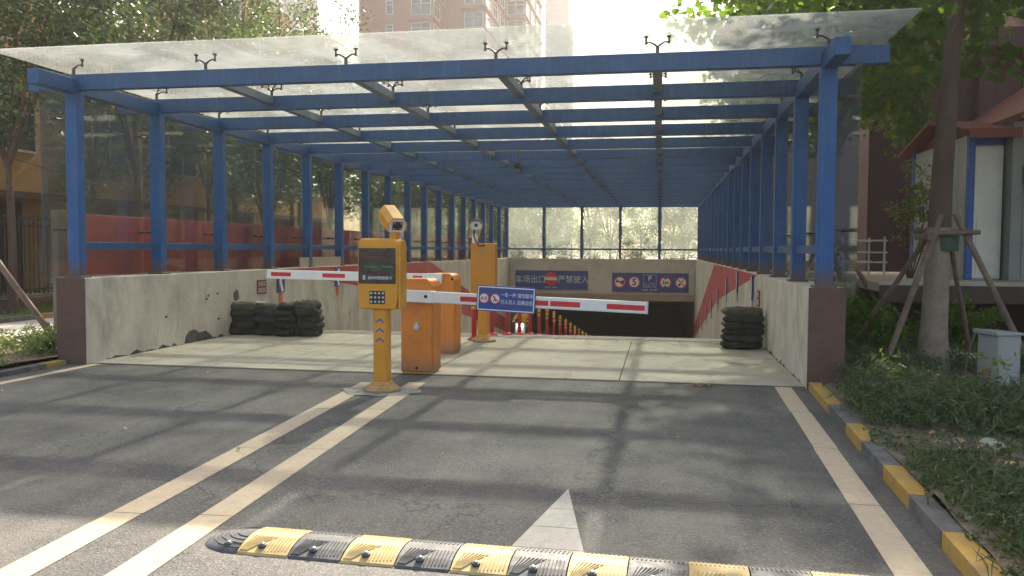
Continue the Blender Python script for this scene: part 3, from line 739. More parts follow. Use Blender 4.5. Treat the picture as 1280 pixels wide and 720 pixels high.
lr, lg = MB(), MB(); rr = random.Random(5)
x = -.14
while x < .13:
    w_ = rr.uniform(.006, .016); lr.box(x, x + w_, -.1265, -.1245, 1.400 + rr.uniform(0, .004), 1.409); x += w_ + rr.uniform(.002, .012)
x = -.15
while x < .16:
    w_ = rr.uniform(.008, .02)
    if not -.01 < x < .02: lg.box(x, x + w_, -.1265, -.1245, 1.303, 1.312 + rr.uniform(0, .004))
    x += w_ + rr.uniform(.002, .009)
lr.build('red_display_line', M['led_r'], sc_); lg.build('green_display_line', M['led_g'], sc_)
mb = MB(); text(mb, 'E', .055, at(-.152, -.1245, 1.195), off=.003); text(mb, '自动识别免取卡', .036, at(.02, -.1245, 1.192, sx=1.05), off=.0006); mb.build('lettering', M['sign_grey'], sc_)
kp = MB().box(-.095, .07, -.122, -.114, .925, 1.06).build('keypad', M['black'], mc, bevel=.003)
for r in range(3):
    for c in range(4):
        MB().lathe([(.0125, -.1225), (.0125, -.129), (.008, -.131)], (-.074 + c * .042, 0, .948 + r * .044), 8, axis='y').build('key', M['grille'], kp)
for z in (.54, .64, .74):
    MB().prism([(-.045, z - .022), (-.045, z - .003), (0, z + .034), (.045, z - .003), (.045, z - .022), (0, z + .012)], 'y', -.0775, -.0755).build('chevron_mark', M['chev'], mc)
MB().box(.095, .175, -.05, .05, 1.59, 1.69).build('camera_bracket', M['yellow'], mc, bevel=.006)
machine_camera(mc, .125, .0, 1.79, math.radians(36), math.radians(25))

# second machine seen from the back
m2 = thing('recognition_machine', 'yellow camera column seen from behind at the top of the ramp', 'ticket machine', (-2.78, 12.75, 0.012))
MB().lathe([(.20, .0), (.20, .03), (.135, .075), (.11, .11)], seg=8, sm=False).build('base', M['yellow'], m2, bevel=.004)
cb = MB(); cb.prism([(-.06, -.08), (.06, -.08), (.085, -.055), (.085, .055), (.06, .08), (-.06, .08), (-.085, .055), (-.085, -.055)], 'z', .1, .62); cb.build('column', M['yellow'], m2, bevel=.003)
MB().box(-.20, .20, -.10, .10, .60, 1.575).build('head_box', M['yellow_d'], m2, bevel=.012)
bp = MB().box(-.165, .165, -.108, -.101, .66, 1.50).build('back_panel', M['yellow_d'], m2, bevel=.003)
MB().lathe([(.022, -.109), (.022, -.118)], (0, 0, 1.44), 10, axis='y').build('lock', M['steel'], m2)
hd = MB(); T = Matrix.Translation((-.15, 0, 1.80)) @ Matrix.Rotation(math.radians(200), 4, 'Z') @ Matrix.Rotation(math.radians(24), 4, 'X')
o8 = [(-.075, -.075), (.075, -.075), (.095, -.03), (.095, .02), (.05, .075), (-.05, .075), (-.095, .02), (-.095, -.03)]
hb_ = MB().prism(o8, 'y', -.17, .14, 0, T).build('camera_housing', M['cabin'], m2, bevel=.01)
MB().lathe([(.03, .141), (.03, .15)], seg=10, axis='y').build('cable_gland', M['iron'], hb_).matrix_local = T
MB().prism([(-.108, -.05), (-.108, .03), (-.06, .094), (.06, .094), (.108, .03), (.108, -.05), (.098, -.05), (.098, .024), (.055, .082), (-.055, .082), (-.098, .024), (-.098, -.05)], 'y', -.22, .17, 0, T).build('hood', M['hoard_frame'], hb_)
MB().box(-.19, -.11, -.04, .05, 1.57, 1.73).build('camera_bracket', M['white'], m2, bevel=.006)
MB().tube([(-.13, -.14, 1.80), (-.13, -.17, 1.70), (-.10, -.17, 1.60), (-.05, -.14, 1.54), (.0, -.125, 1.53), (.03, -.10, 1.55)], .013, 7).build('cable', M['black'], m2)

# ------------------------------------------------------------------ barriers
def cabinet(loc, label, h=1.13, knob=True):
    t = thing('barrier_cabinet', label, 'barrier', loc, math.radians(-3))
    o = [(-.20, .02), (-.20, h - .13), (-.18, h - .04), (-.12, h), (.12, h), (.17, h - .03), (.19, h - .09), (.19, .02)]
    MB().prism(o, 'y', -.14, .20).build('housing', M['orange'], t, bevel=.012)
    MB().box(-.18, .17, -.13, .17, 0, .02).build('foot_plate', M['yellow_d'], t)
    MB().box(.191, .198, -.12, .16, .08, h - .18).build('side_door', M['orange'], t, bevel=.004)
    if knob:
        MB().lathe([(.038, -.141), (.038, -.156), (.03, -.162)], (.0, 0, .55), 14, axis='y').build('lock_cover', M['grille'], t)
        MB().box(-.015, .015, -.154, -.141, .55, .62).build('lock_tab', M['grille'], t, bevel=.004)
        MB().lathe([(.016, -.141), (.016, -.15)], (.0, 0, .07), 10, axis='y').build('lock', M['iron'], t)
    return t
cA = cabinet((-2.83, 9.42, .012), 'orange barrier cabinet with a pale lock, just behind the yellow machine')
cB = cabinet((-3.02, 11.2, .012), 'orange barrier cabinet behind and right of the nearer one, with the exit arm', 1.14, False)
def arm(t, p0, p1, red, y, name='barrier_arm', cl=(-.10, .26)):
    """arm as a part of its cabinet; local coords; red = list of (from,to) along the arm"""
    L = math.dist(p0, p1); ang = math.atan2(p1[1] - p0[1], p1[0] - p0[0])
    T = Matrix.Translation((p0[0], y, p0[1])) @ Matrix.Rotation(-ang, 4, 'Y')
    a = MB().box(0, L, -.022, .022, -.066, .066, 0, T).build(name, M['white'], t, bevel=.008)
    for (s, e) in red: MB().box(s, e, -.0245, -.022, -.032, .026, 0, T).build('red_stripe', M['arm_red'], a)
    e = MB().box(L - .001, L + .012, -.027, .027, -.07, .07, 0, T).build('end_cap', M['grille'], a)
    MB().box(cl[0], cl[1], -.03, .03, -.072, .072, 0, T).build('arm_clamp', M['white'], t, bevel=.01)
    MB().lathe([(.02, -.031), (.02, -.036)], (p0[0] + .16, y, p0[1]), 10, axis='y').build('bolt', M['iron'], t)
    return a, T
aA, TA = arm(cA, (-.02, .925), (2.70, .845), [(.58, .95), (1.42, 1.62), (1.64, 1.98), (2.28, 2.70)], -.19)
aB, TB = arm(cB, (.03, 1.065), (-2.66, 1.10), [(.28, .42), (.55, .8), (1.45, 1.80), (2.30, 2.62)], -.19, cl=(.0, .22))
# the panel bolted on the near arm
R = TA @ Matrix.Translation((1.13, -.045, .02)) @ Matrix.Rotation(math.radians(.7), 4, 'Y')
def L_(x, z, yy=0): return R @ Matrix.Translation((x, yy, z))
sg = thing('barrier_notice', 'blue notice with white border and two red ringed discs on the near barrier arm', 'sign', (-2.83, 9.42, .012), math.radians(-3))
W2, H2 = .345, .148
MB().box(-W2, W2, -.006, .006, -H2, H2, 0, R).build('panel', M['sign_blue'], sg, bevel=.002)
mb = MB()
for (a, b, c, d) in ((-W2 + .012, W2 - .012, H2 - .024, H2 - .012), (-W2 + .012, W2 - .012, -H2 + .012, -H2 + .024), (-W2 + .012, -W2 + .024, -H2 + .012, H2 - .012), (W2 - .024, W2 - .012, -H2 + .012, H2 - .012)):
    mb.box(a, b, -.0085, -.0062, c, d, 0, R)
mb.build('border', M['sign_white'], sg)
for (w_, z) in (('一车一杆 请勿跟车', .046), ('行人勿入 后果自负', -.034)):
    mb = MB(); text(mb, w_, .056, R @ at(.128, -.007, z, sx=.82), off=0); mb.build('lettering', M['sign_white'], sg)
f1 = ringed(sg, -.257, -.007, 0, .060, .050, False, R=R)
for (ch, x) in (('A', -.279), ('D', -.235)):
    mk = MB(); text(mk, ch, .05, R @ at(x, -.008, -.002), off=.001); mk.build('letter', M['sign_ink'], f1)
f2 = ringed(sg, -.125, -.007, 0, .060, .050, False, R=R, cut=.0035)
mk = MB(); mk.prism([(-.150, .02), (-.138, .034), (-.128, .018), (-.118, -.002), (-.112, -.034), (-.122, -.034), (-.130, -.008), (-.142, -.036), (-.150, -.03), (-.138, -.002), (-.14, .012)][::-1], 'y', -.0088, -.0082, 0, R)
mk.build('walker_symbol', M['sign_ink'], f2)
MB().prism([(-.105, -.004), (-.094, -.008), (-.098, -.03), (-.108, -.03)], 'y', -.0088, -.0082, 0, R).build('child_symbol', M['sign_ink'], f2)

# ------------------------------------------------------------------ bollards between the ramp lanes
bt = thing('bollard', 'x', 'bollard', group='red and yellow bollards down the ramp')
MB().lathe([(.105, 0), (.10, .02), (.06, .05), (.045, .06)], seg=14).build('base', M['bollard_red'], bt)
MB().lathe([(.042, .05), (.040, .76), (.036, .79), (.015, .80)], seg=14).build('tube', M['bollard_red'], bt)
for z in (.50, .61, .70): MB().lathe([(.0445, z), (.0445, z + .055)], seg=14).build('reflective_band', M['bollard_yel'], bt)
for i in range(17):
    y = 12.92 + 1.45 * i; o = bt if i == 0 else dup(bt)
    o.location = (-2.98, y, rz(y)); o['label'] = 'red bollard with yellow bands, %s from the top of the ramp' % ORD[i]
    if i > 5:  # reflective bands sit closer to the top on the newer ones
        pass

# ------------------------------------------------------------------ speed hump
sh = thing('speed_hump', 'ribbed rubber speed hump of alternating yellow and black blocks across the lane', 'speed hump', (-.7, 3.83, 0))
prof = [(3.655, .001), (3.662, .012), (3.72, .036), (3.79, .05), (3.87, .05), (3.94, .036), (3.998, .012), (4.005, .001)]
def pz(y):
    for (a, za), (b, zb) in zip(prof[:-1], prof[1:]):
        if a <= y <= b: return za + (zb - za) * (y - a) / (b - a)
    return 0
def rib(mb, x0, y0_, x1, y1_, wd=.004, h=.0045):
    n = 5; d = Vector((x1 - x0, y1_ - y0_, 0)).normalized(); nn = Vector((-d.y, d.x, 0)) * wd
    for i in range(n):
        a = Vector((x0 + (x1 - x0) * i / n, y0_ + (y1_ - y0_) * i / n, 0)); b = Vector((x0 + (x1 - x0) * (i + 1) / n, y0_ + (y1_ - y0_) * (i + 1) / n, 0))
        a.z = pz(a.y); b.z = pz(b.y); v = []
        for p in (a, b):
            for s in (-1, 1): v.append((p.x + nn.x * s * 1.5, p.y + nn.y * s * 1.5, p.z - .001))
            for s in (1, -1): v.append((p.x + nn.x * s * .6, p.y + nn.y * s * .6, p.z + h))
        mb.add(v, [(0, 4, 7, 3), (3, 7, 6, 2), (2, 6, 5, 1), (0, 3, 2, 1), (4, 5, 6, 7)])
HX = [-2.085 + .271 * k for k in range(12)]
for k in range(11):
    x0, x1 = HX[k] + .0035, HX[k + 1] - .0035; mt = M['rub_y'] if k % 2 == 0 else M['rub_b']
    mb = MB().prism(prof, 'x', x0, x1)
    cx = (x0 + x1) / 2
    for j in range(6):
        u = x0 + .012 + j * .0215
        rib(mb, u, 3.80, min(u + .10, cx + .02) if False else u, 3.80 - .004 * 0, .0001, .0001) if False else None
    for j in range(7):                      # left half: slanting ribs, right half: upright ribs
        u = .018 + j * .019
        a = (x0 + .012, 3.80 - j * .017); 
        rib(mb, x0 + .010 + j * .006, 3.672 + .0 , x0 + .010 + j * .020 + .03, 3.79, .0028)
        rib(mb, cx + .008 + j * .0175, 3.672 + .002 * j, cx + .008 + j * .0175, 3.79, .0028)
    for j in range(12):
        u = x0 + .012 + j * .0212; rib(mb, u, 3.985, u, 3.875, .0028)
    blk = mb.build('block', mt, sh, True)
    MB().lathe([(.021, pz(3.705) - .004), (.021, pz(3.705) + .010), (.013, pz(3.705) + .011)], (cx - .02, 3.705, 0), 14).build('bolt_cup', M['rub_b'], blk, True)
    MB().lathe([(.012, pz(3.705) + .008), (.012, pz(3.705) + .017), (.006, pz(3.705) + .020)], (cx - .02, 3.705, 0), 8).build('bolt', M['steel'], blk, True)
for sgn, xe, mt in ((-1, HX[0], M['rub_b']), (1, HX[-1], M['rub_b'])):
    mb = MB(); nA = 10; v = []; f = []
    for i in range(nA + 1):                # half-round tapering end
        t_ = i / nA; xx = xe + sgn * .25 * t_; sc__ = math.sqrt(max(0, 1 - t_ ** 2.4)); hz = (1 - t_ ** 2.2)
        for (y, z) in prof: v.append((xx, 3.83 + (y - 3.83) * (sc__ * .98 + .02), .001 + (z - .001) * (hz * .97 + .03)))
    P_ = len(prof)
    for i in range(nA):
        for j in range(P_ - 1): a = i * P_ + j; f.append((a, a + 1, a + P_ + 1, a + P_))
    mb.add(v, f, 0, True)
    for r in (.06, .09, .12, .15):
        n = 9; pts = []
        for k in range(n + 1):
            a = -PI / 2 + PI * k / n; tx = .22 * (r / .165) * math.cos(a); yy_ = 3.83 + r * math.sin(a) * .98
            t_ = tx / .25; z = (pz(3.83 + (yy_ - 3.83) / max(.2, math.sqrt(max(0.01, 1 - t_ ** 2.4))))) * (1 - t_ ** 2.2)
            pts.append((xe + sgn * tx, yy_, max(.006, z + .001)))
        mb.tube(pts, .0035, 5)
    e_ = mb.build('end_block', mt, sh, True)
    MB().lathe([(.021, .02), (.021, .034), (.013, .035)], (xe + sgn * .07, 3.71, 0), 14).build('bolt_cup', M['rub_b'], e_, True)
    MB().lathe([(.012, .032), (.012, .040), (.006, .043)], (xe + sgn * .07, 3.71, 0), 8).build('bolt', M['steel'], e_, True)

sh.location = (-.64, 3.765, 0); sh.rotation_euler = (0, 0, math.radians(-1.4))
# ------------------------------------------------------------------ left side: hoarding, fence, building
ho = thing('red_hoarding', 'long plain red hoarding behind the left glass of the canopy', 'hoarding', (-8.25, 10.1, 0))
y = 10.18
while y < 36:
    MB().box(-8.27, -8.24, y, y + 1.96, .08, 1.97).build('panel', M['hoarding'], ho, True, .004)
    MB().box(-8.31, -8.275, y + 1.93, y + 1.99, .05, 1.95).build('brace', M['hoard_frame'], ho, True); y += 1.966
MB().box(-8.33, -8.22, 10.02, 10.17, .05, 2.0).build('end_post', M['hoard_frame'], ho, True, .006)

fe = thing('iron_fence', 'black iron railing fence on a low wall beyond the side road', 'fence', (-14.4, 12, 0))
MB().box(-14.52, -14.28, 8, 34, 0, .32).build('base_wall', M['brown_wall'], fe, True, .01)
y = 8.0
while y < 33:
    MB().box(-14.44, -14.36, y - .04, y + .04, .32, 2.28).build('post', M['iron'], fe, True)
    mb = MB()
    for z in (.48, 1.95, 2.12): mb.box(-14.415, -14.385, y + .04, y + 2.36, z, z + .04)
    for k in range(1, 17): mb.box(-14.411, -14.389, y + k * .141 - .011, y + k * .141 + .011, .40, 2.22)
    mb.build('railing_panel', M['iron'], fe, True); y += 2.4

def window(parent, axis, c, u, z, wd, h, depth=.12, frame='rail_w', mull=1):
    """window set in a facade. axis 'x': facade plane x=c facing +x, u along y; axis 'y': plane y=c facing -y, u along x"""
    def bx(mb, a0, a1, d0, d1, z0, z1):
        if axis == 'x': mb.box(c + d0, c + d1, a0, a1, z0, z1)
        elif axis == 'nx': mb.box(c - d1, c - d0, a0, a1, z0, z1)
        else: mb.box(a0, a1, c - d1, c - d0, z0, z1)
        return mb
    p = bx(MB(), u, u + wd, .004, .02, z, z + h).build('window', M['winglass'], parent, True)
    fr = MB(); t = .07
    bx(fr, u - t, u, 0, .07, z - t, z + h + t); bx(fr, u + wd, u + wd + t, 0, .07, z - t, z + h + t)
    bx(fr, u, u + wd, 0, .068, z - t, z); bx(fr, u, u + wd, 0, .068, z + h, z + h + t)
    for k in range(1, mull + 1): bx(fr, u + wd * k / (mull + 1) - .025, u + wd * k / (mull + 1) + .025, .02, .05, z, z + h)
    bx(fr, u, u + wd, .02, .048, z + h * .68, z + h * .68 + .05)
    fr.build('frame', M[frame], p, True)
    return p

ob = thing('orange_building', 'orange tan building with a dark ground floor arcade beyond the fence', 'building', (-20, 25, 0))
MB().box(-34, -19, 14, 46, 3.0, 9.2).build('upper_wall', M['orange_wall'], ob, True)
MB().box(-34, -21.5, 14.2, 45.8, 0, 2.99).build('ground_floor_wall', M['brown_wall'], ob, True)
y = 14.0
while y < 45:
    MB().box(-20.0, -19.02, y, y + 1.1, 0, 2.99).build('column', M['orange_wall'], ob, True)
    mb = MB().box(-21.49, -21.46, y + 1.6, y + 3.6, .5, 2.5).build('ground_floor_window', M['winglass'], ob, True); y += 4.4
for z in (5.6,):
    y = 16.0
    while y < 43: window(ob, 'x', -19, y, z - 1.2, 1.8, 1.6); y += 4.4
MB().box(-19.0, -18.93, 14, 46, 2.95, 3.15).build('band', M['brown_wall'], ob, True)

# ------------------------------------------------------------------ far buildings
def tower(name, label, blocks, mat, H, floors, side=True, loc=None):
    t = thing(name, label, 'tower block', loc)
    zs = [i * 3.0 for i in range(int(H / 3))]
    for bi, (x0, x1, y0, y1) in enumerate(blocks):
        MB().box(x0, x1, y0, y1, 0, H).build('wall', M[mat], t, True)
        for z in zs:
            if z < floors: continue
            W_ = x1 - x0
            # narrow window, wide bay window near the right corner
            if W_ > 6: window(t, 'y', y0, x0 + W_ * .38, z + 1.0, .8, 1.6, mull=0)
            window(t, 'y', y0, x1 - 2.7, z + .8, 2.4, 1.9)
            if y1 - y0 > 5:
                n = max(1, int((y1 - y0) / 5))
                for k in range(n): window(t, 'x', x1, y0 + .6 + k * 5, z + .8, 2.6, 1.9, mull=1)
            s = MB(); s.box(x1 - 3.2, x1 + .35, y0 - .35, y0 + .02, z + .05, z + .35); s.box(x1 - .02, x1 + .35, y0, y1 - .4, z + .05, z + .35); s.build('ledge', M[mat], t, True)
    return t
tower('apartment_tower', 'pinkish brown apartment tower in three stepped wings rising behind the canopy', [(-38.2, -28.5, 100, 106.8), (-38, -23.3, 106.8, 122.6), (-38, -20.5, 122.6, 139)], 'tower', 54, 22, loc=(-30, 110, 0))
tg = thing('grey_tower', 'plain pale grey tower far off, right of the pinkish tower', 'tower block', (-28, 225, 0))
MB().box(-31.4, -25.1, 220, 232, 0, 110).build('wall', M['tower_g'], tg, True)
for z in range(48, 108, 3): MB().box(-30.6, -26.0, 219.9, 220, z, z + 1.2).build('window_band', pmatg if False else M['winglass'], tg, True) if z % 6 == 0 and False else MB().box(-31.42, -25.08, 219.92, 220.5, z, z + .25).build('ledge', M['tower_g'], tg, True)
tc_ = thing('cream_apartments', 'pale apartment block glimpsed through the trees on the left', 'building', (-40, 65, 0))
MB().box(-56, -42, 84, 96, 0, 36).build('wall', M['cream'], tc_, True)
for z in range(3, 35, 3):
    for x in range(-55, -43, 4): window(tc_, 'y', 84, x, z, 2.0, 1.7)
bb = thing('brick_apartments', 'brown apartment block behind the trees beyond the orange building', 'building', (-38, 66, 0))
MB().box(-47, -36, 66, 76, 0, 24).build('wall', M['pink'], bb, True)
for z in range(3, 22, 3):
    for x in range(-46, -37, 4): window(bb, 'y', 66, x, z, 2.0, 1.7)

# ------------------------------------------------------------------ right building
rb = thing('maroon_building', 'maroon building with pinkish upper floors behind the cabins on the right', 'building', (12, 24, 0))
MB().box(5.12, 26, 22, 60, 0, 6.6).build('lower_wall', M['maroon'], rb, True)
MB().box(5.14, 26, 22.02, 60, 6.6, 30).build('upper_wall', M['pink'], rb, True)
MB().box(7.6, 26, 21.5, 21.99, 6.35, 6.85).build('cornice', M['maroon'], rb, True, .02)
MB().box(9.0, 26, 21.6, 22.01, 9.9, 10.2).build('cornice', M['maroon'], rb, True, .02)
MB().box(7.55, 7.9, 21.75, 21.999, 0, 6.35).build('pilaster', M['maroon'], rb, True, .02)
for z in (4.35, 7.3, 10.6, 13.8):
    for x in (8.7, 12.5, 16.3):
        wd = window(rb, 'y', 21.98, x, z, 1.7, 1.7)
        gr = MB()
        for k in range(11): gr.box(x - .15 + k * .2, x - .12 + k * .2, 21.38, 21.41, z - .15, z + .95)
        for zz in (z - .16, z + .93): gr.box(x - .18, x + 1.9, 21.37, 21.42, zz, zz + .04)
        for xx in (x - .18, x + 1.88): 
            for zz in (z - .16, z + .93): gr.box(xx, xx + .03, 21.42, 21.98, zz, zz + .04)
        gr.box(x - .15, x + 1.87, 21.45, 21.975, z - .2, z - .17)
        gr.build('window_guard', M['rail_w'], rb, True)

# raised deck with two cabins
dk = thing('raised_deck', 'raised concrete deck under the white cabins', 'deck', (7, 14, 0))
MB().box(3.25, 12, 13.2, 19.5, .88, 1.03).build('slab', M['slab'], dk, True, .01)
MB().box(3.27, 12, 13.18, 13.199, .72, .98).build('edge_beam', M['slab_e'], dk, True)
for x in (4.3, 6.6, 8.9): MB().box(x, x + .3, 13.5, 13.8, 0, .88).build('pier', M['slab_e'], dk, True)
MB().box(4.0, 12, 15.2, 15.4, 0, .88).build('back_wall', M['slab_e'], dk, True)

ca = thing('white_cabin', 'white panel cabin with blue corner posts and red gable roof behind the staked tree', 'cabin', (5.4, 16, 1.03))
MB().box(4.93, 5.42, 14.5, 17.5, 1.035, 3.40).build('wall_panel', M['cabin'], ca, True)
rbm = MB()
for k in range(22): rbm.box(4.917, 4.93, 14.60 + k * .128, 14.70 + k * .128, 1.1, 3.3)
rbm.build('panel_rib', M['cabin'], ca, True, .003)
MB().box(4.895, 4.985, 14.44, 14.56, 1.035, 3.42).build('corner_post', M['chev'], ca, True, .006)
MB().box(4.90, 5.02, 17.4, 17.55, 1.035, 3.42).build('corner_post', M['chev'], ca, True, .006)
MB().box(4.986, 5.42, 14.45, 14.498, 3.22, 3.42).build('header', M['chev'], ca, True, .004)
MB().box(4.905, 4.918, 16.75, 17.0, 2.05, 2.35).build('notice', M['sign_ink'], ca, True)
dd = MB().box(4.995, 5.415, 14.455, 14.497, 1.06, 3.20).build('door', M['door_w'], ca, True, .006)
MB().box(5.04, 5.37, 14.44, 14.452, 1.12, 2.05).build('panel_moulding', M['door_w'], dd, True, .004)
rf = MB(); ridge = (16.0, 3.78)
for (a, b) in (((14.05, 3.38), ridge), (ridge, (17.95, 3.38))):
    rf.prism([(a[0], a[1]), (b[0], b[1]), (b[0], b[1] + .05), (a[0], a[1] + .05)], 'x', 4.72, 5.51)
rf.build('roof', M['roof_r'], ca, True)
MB().prism([(14.5, 3.405), (17.5, 3.405), (16.0, 3.76)], 'x', 4.99, 5.4).build('gable', M['roof_r'], ca, True)
MB().box(4.74, 5.505, 14.0, 14.04, 3.28, 3.43).build('eaves_board', M['roof_r'], ca, True, .004)
cb_ = thing('grey_cabin', 'grey panel cabin with red gable roof at the right edge of the picture', 'cabin', (7, 15, 1.03))
MB().box(5.45, 9.5, 14.2, 17.6, 1.035, 3.55).build('wall_panel', M['cabin_g'], cb_, True)
rbm = MB()
for k in range(26): rbm.box(5.62 + k * .15, 5.65 + k * .15, 14.185, 14.2, 1.1, 3.5)
rbm.build('panel_rib', M['cabin_g'], cb_, True, .003)
MB().box(5.60, 5.74, 14.165, 14.184, 2.55, 2.85).build('notice', M['sign_ink'], cb_, True)
rf = MB()
for (a, b) in (((5.40, 3.56), (7.5, 5.0)), ((7.5, 5.0), (9.8, 3.56))):
    rf.prism([(a[0], a[1]), (b[0], b[1]), (b[0], b[1] + .07), (a[0], a[1] + .07)], 'y', 13.8, 17.9)
rf.build('roof', M['roof_r'], cb_, True)
MB().prism([(5.55, 3.56), (9.45, 3.56), (7.5, 4.9)], 'y', 14.22, 14.4).build('gable', M['roof_r'], cb_, True)
st = thing('deck_steps', 'metal steps with pale handrails up to the raised deck', 'steps', (3.0, 15, 0))
for k in range(5): MB().box(2.75 + k * .09, 3.1 + k * .09, 15.5 - .0, 16.5, .16 + k * .18, .20 + k * .18).build('tread', M['steel'], st, True)
for y in (15.45, 16.55):
    mb = MB()
    for h in (.35, .6, .9): mb.tube([(2.7, y, .1 + h), (3.2, y, 1.05 + h * .7), (3.95, y, 1.05 + h * .7)], .018, 6)
    for (x, z) in ((2.72, .1), (3.2, .9), (3.9, .9)): mb.tube([(x, y, z), (x, y, z + .85)], .02, 6)
    mb.build('handrail', M['rail_w'], st, True)

# electrical cabinet
eb = thing('electrical_cabinet', 'grey metal electrical box with red lettering standing in the right bed', 'electrical box', (3.56, 9.46, .02), math.radians(-72))
MB().box(-.17, .17, -.13, .13, 0, .05).build('plinth', M['slab'], eb, bevel=.01)
MB().box(-.155, .155, -.13, .13, .05, .60).build('body', M['elbox'], eb, bevel=.006)
MB().prism([(-.17, .601), (.16, .601), (.16, .625), (-.17, .645)], 'x', -.18, .18).build('lid', M['elbox'], eb, bevel=.004)
MB().box(.1557, .158, -.1, .1, .09, .57).build('side_cover', M['elbox'], eb, bevel=.002)
d2 = MB().box(-.14, .14, -.137, -.1305, .08, .58).build('door', M['elbox'], eb, bevel=.003)
MB().box(.10, .12, -.147, -.1375, .30, .36).build('handle', M['iron'], d2, bevel=.003)
mb = MB()
for k in range(4):
    for q in ((0, .05, 0, .012), (0, .05, .04, .052), (.019, .031, 0, .08), (0, .012, 0, .06)): mb.box(-.12 + k * .052 + q[0] * .8, -.12 + k * .052 + q[1] * .8, -.139, -.1375, .16 + q[2], .16 + q[3])
mb.build('lettering', M['warn'], eb)

# ------------------------------------------------------------------ foliage
def frames(n, rs, up=.5):
    nrm = rs.normal(size=(n, 3)); nrm[:, 2] = np.abs(nrm[:, 2]) + up; nrm /= np.linalg.norm(nrm, axis=1)[:, None]
    a = np.cross(nrm, rs.normal(size=(n, 3))); a /= np.linalg.norm(a, axis=1)[:, None]
    return a, np.cross(nrm, a), nrm
LEAF4 = np.array([(0, -.5), (.27, 0), (0, .5), (-.27, 0)])
LEAF6 = np.array([(0, -.5), (.22, -.2), (.24, .12), (0, .5), (-.24, .12), (-.22, -.2)])
PLANE = np.array([(0, -.30), (.20, -.42), (.42, -.34), (.36, -.12), (.54, .10), (.30, .16), (.16, .30), (0, .58), (-.17, .28), (-.30, .18), (-.50, .12), (-.37, -.10), (-.44, -.30), (-.18, -.42)])
def leaf_mesh(name, pos, size, shape, mat, rs, up=.5, fold=.0):
    n = len(pos); a, b, c = frames(n, rs, up); s = size * rs.uniform(.6, 1.25, n)
    K = len(shape)
    V = pos[:, None, :] + s[:, None, None] * (shape[None, :, 0, None] * a[:, None, :] + shape[None, :, 1, None] * b[:, None, :] - (np.abs(shape[:, 0]) ** 1.5 * fold + shape[:, 1] ** 2 * fold)[None, :, None] * c[:, None, :])
    me = bpy.data.meshes.new(name); me.vertices.add(n * K); me.vertices.foreach_set('co', V.reshape(-1).astype(np.float32))
    me.loops.add(n * K); me.loops.foreach_set('vertex_index', np.arange(n * K, dtype=np.int32))
    me.polygons.add(n); me.polygons.foreach_set('loop_start', np.arange(0, n * K, K, dtype=np.int32))
    me.update(calc_edges=True); me.validate(); me.materials.append(mat); return me

def crown_points(n, c, r, rs, clumps=60, cr=.55, hollow=.35):
    """clumped points through an uneven ellipsoid"""
    d = rs.normal(size=(clumps, 3)); d /= np.linalg.norm(d, axis=1)[:, None]
    rad = hollow + (1 - hollow) * rs.random(clumps) ** .6
    lump = 1 + .18 * np.sin(d[:, 0] * 4 + 1) + .16 * np.cos(d[:, 1] * 5 + d[:, 2] * 3)
    cc = np.array(c) + d * rad[:, None] * lump[:, None] * np.array(r)
    k = rs.integers(0, clumps, n); q = rs.normal(size=(n, 3)); q /= np.linalg.norm(q, axis=1)[:, None]
    szs = rs.uniform(.6, 1.35, clumps)
    return cc[k] + q * (rs.random(n) ** .45)[:, None] * (cr * szs[k])[:, None] * np.array((1, 1, .75)), cc

def tree(name, label, cat, loc, H, trunk_r, cc, cr, n, size, shape, mat, seed, group=None, clumps=70, clr=.6, white=0, lean=(0, 0), fork=None, hollow=.35, up=.5, cat_trunk='bark'):
    rs = np.random.default_rng(seed); rd = random.Random(seed)
    t = thing(name, label, cat, loc, group=group)
    pts, cents = crown_points(n, cc, cr, rs, clumps, clr, hollow)
    fk = fork or max(.8, cc[2] - cr[2] * .7)
    mb = MB(); tp = []; tr = []
    for i in range(9):
        u = i / 8; z = fk * u
        tp.append((lean[0] * u + .02 * math.sin(5 * u + seed), lean[1] * u + .02 * math.cos(4 * u + seed), z)); tr.append(trunk_r * (1.18 - .55 * u ** .8 + (.25 if i == 0 else 0)))
    if white:
        k = [i for i in range(9) if tp[i][2] <= white][-1] + 1
        mb.tube(tp[:k + 1], tr[:k + 1], 14, 1); mb.tube(tp[k:], tr[k:], 14, 0)
    else: mb.tube(tp, tr, 12, 0)
    top = Vector(tp[-1])
    tk = mb.build('trunk', [M[cat_trunk], M['bark_w']], t)
    lm = MB(); order = sorted(range(len(cents)), key=lambda i: cents[i][2])
    mains = []
    for i in range(6):
        a = 2 * PI * i / 6 + rd.random(); e = Vector((cc[0] + cr[0] * .5 * math.cos(a), cc[1] + cr[1] * .5 * math.sin(a), cc[2] + cr[2] * rd.uniform(-.3, .6)))
        mid = top.lerp(e, .5) + Vector((rd.uniform(-.2, .2), rd.uniform(-.2, .2), .15)); lm.tube([top - Vector((0, 0, .25)), mid, e], [tr[-1] * .75, tr[-1] * .5, tr[-1] * .25], 7); mains += [mid, e, mid.lerp(e, .5)]
    mains.append(top)
    for ci in rd.sample(order, min(len(order), 60)):
        e = Vector(cents[ci]); s = min(mains, key=lambda m: (m - e).length)
        mid = s.lerp(e, .5) + Vector((rd.uniform(-.12, .12), rd.uniform(-.12, .12), -.08)); lm.tube([s, mid, e], [tr[-1] * .28, tr[-1] * .16, tr[-1] * .05], 5)
    lm.build('branch', M[cat_trunk], t)
    link('crown', leaf_mesh('crown', pts, size, shape, M[mat], rs, up, .12), t)
    return t

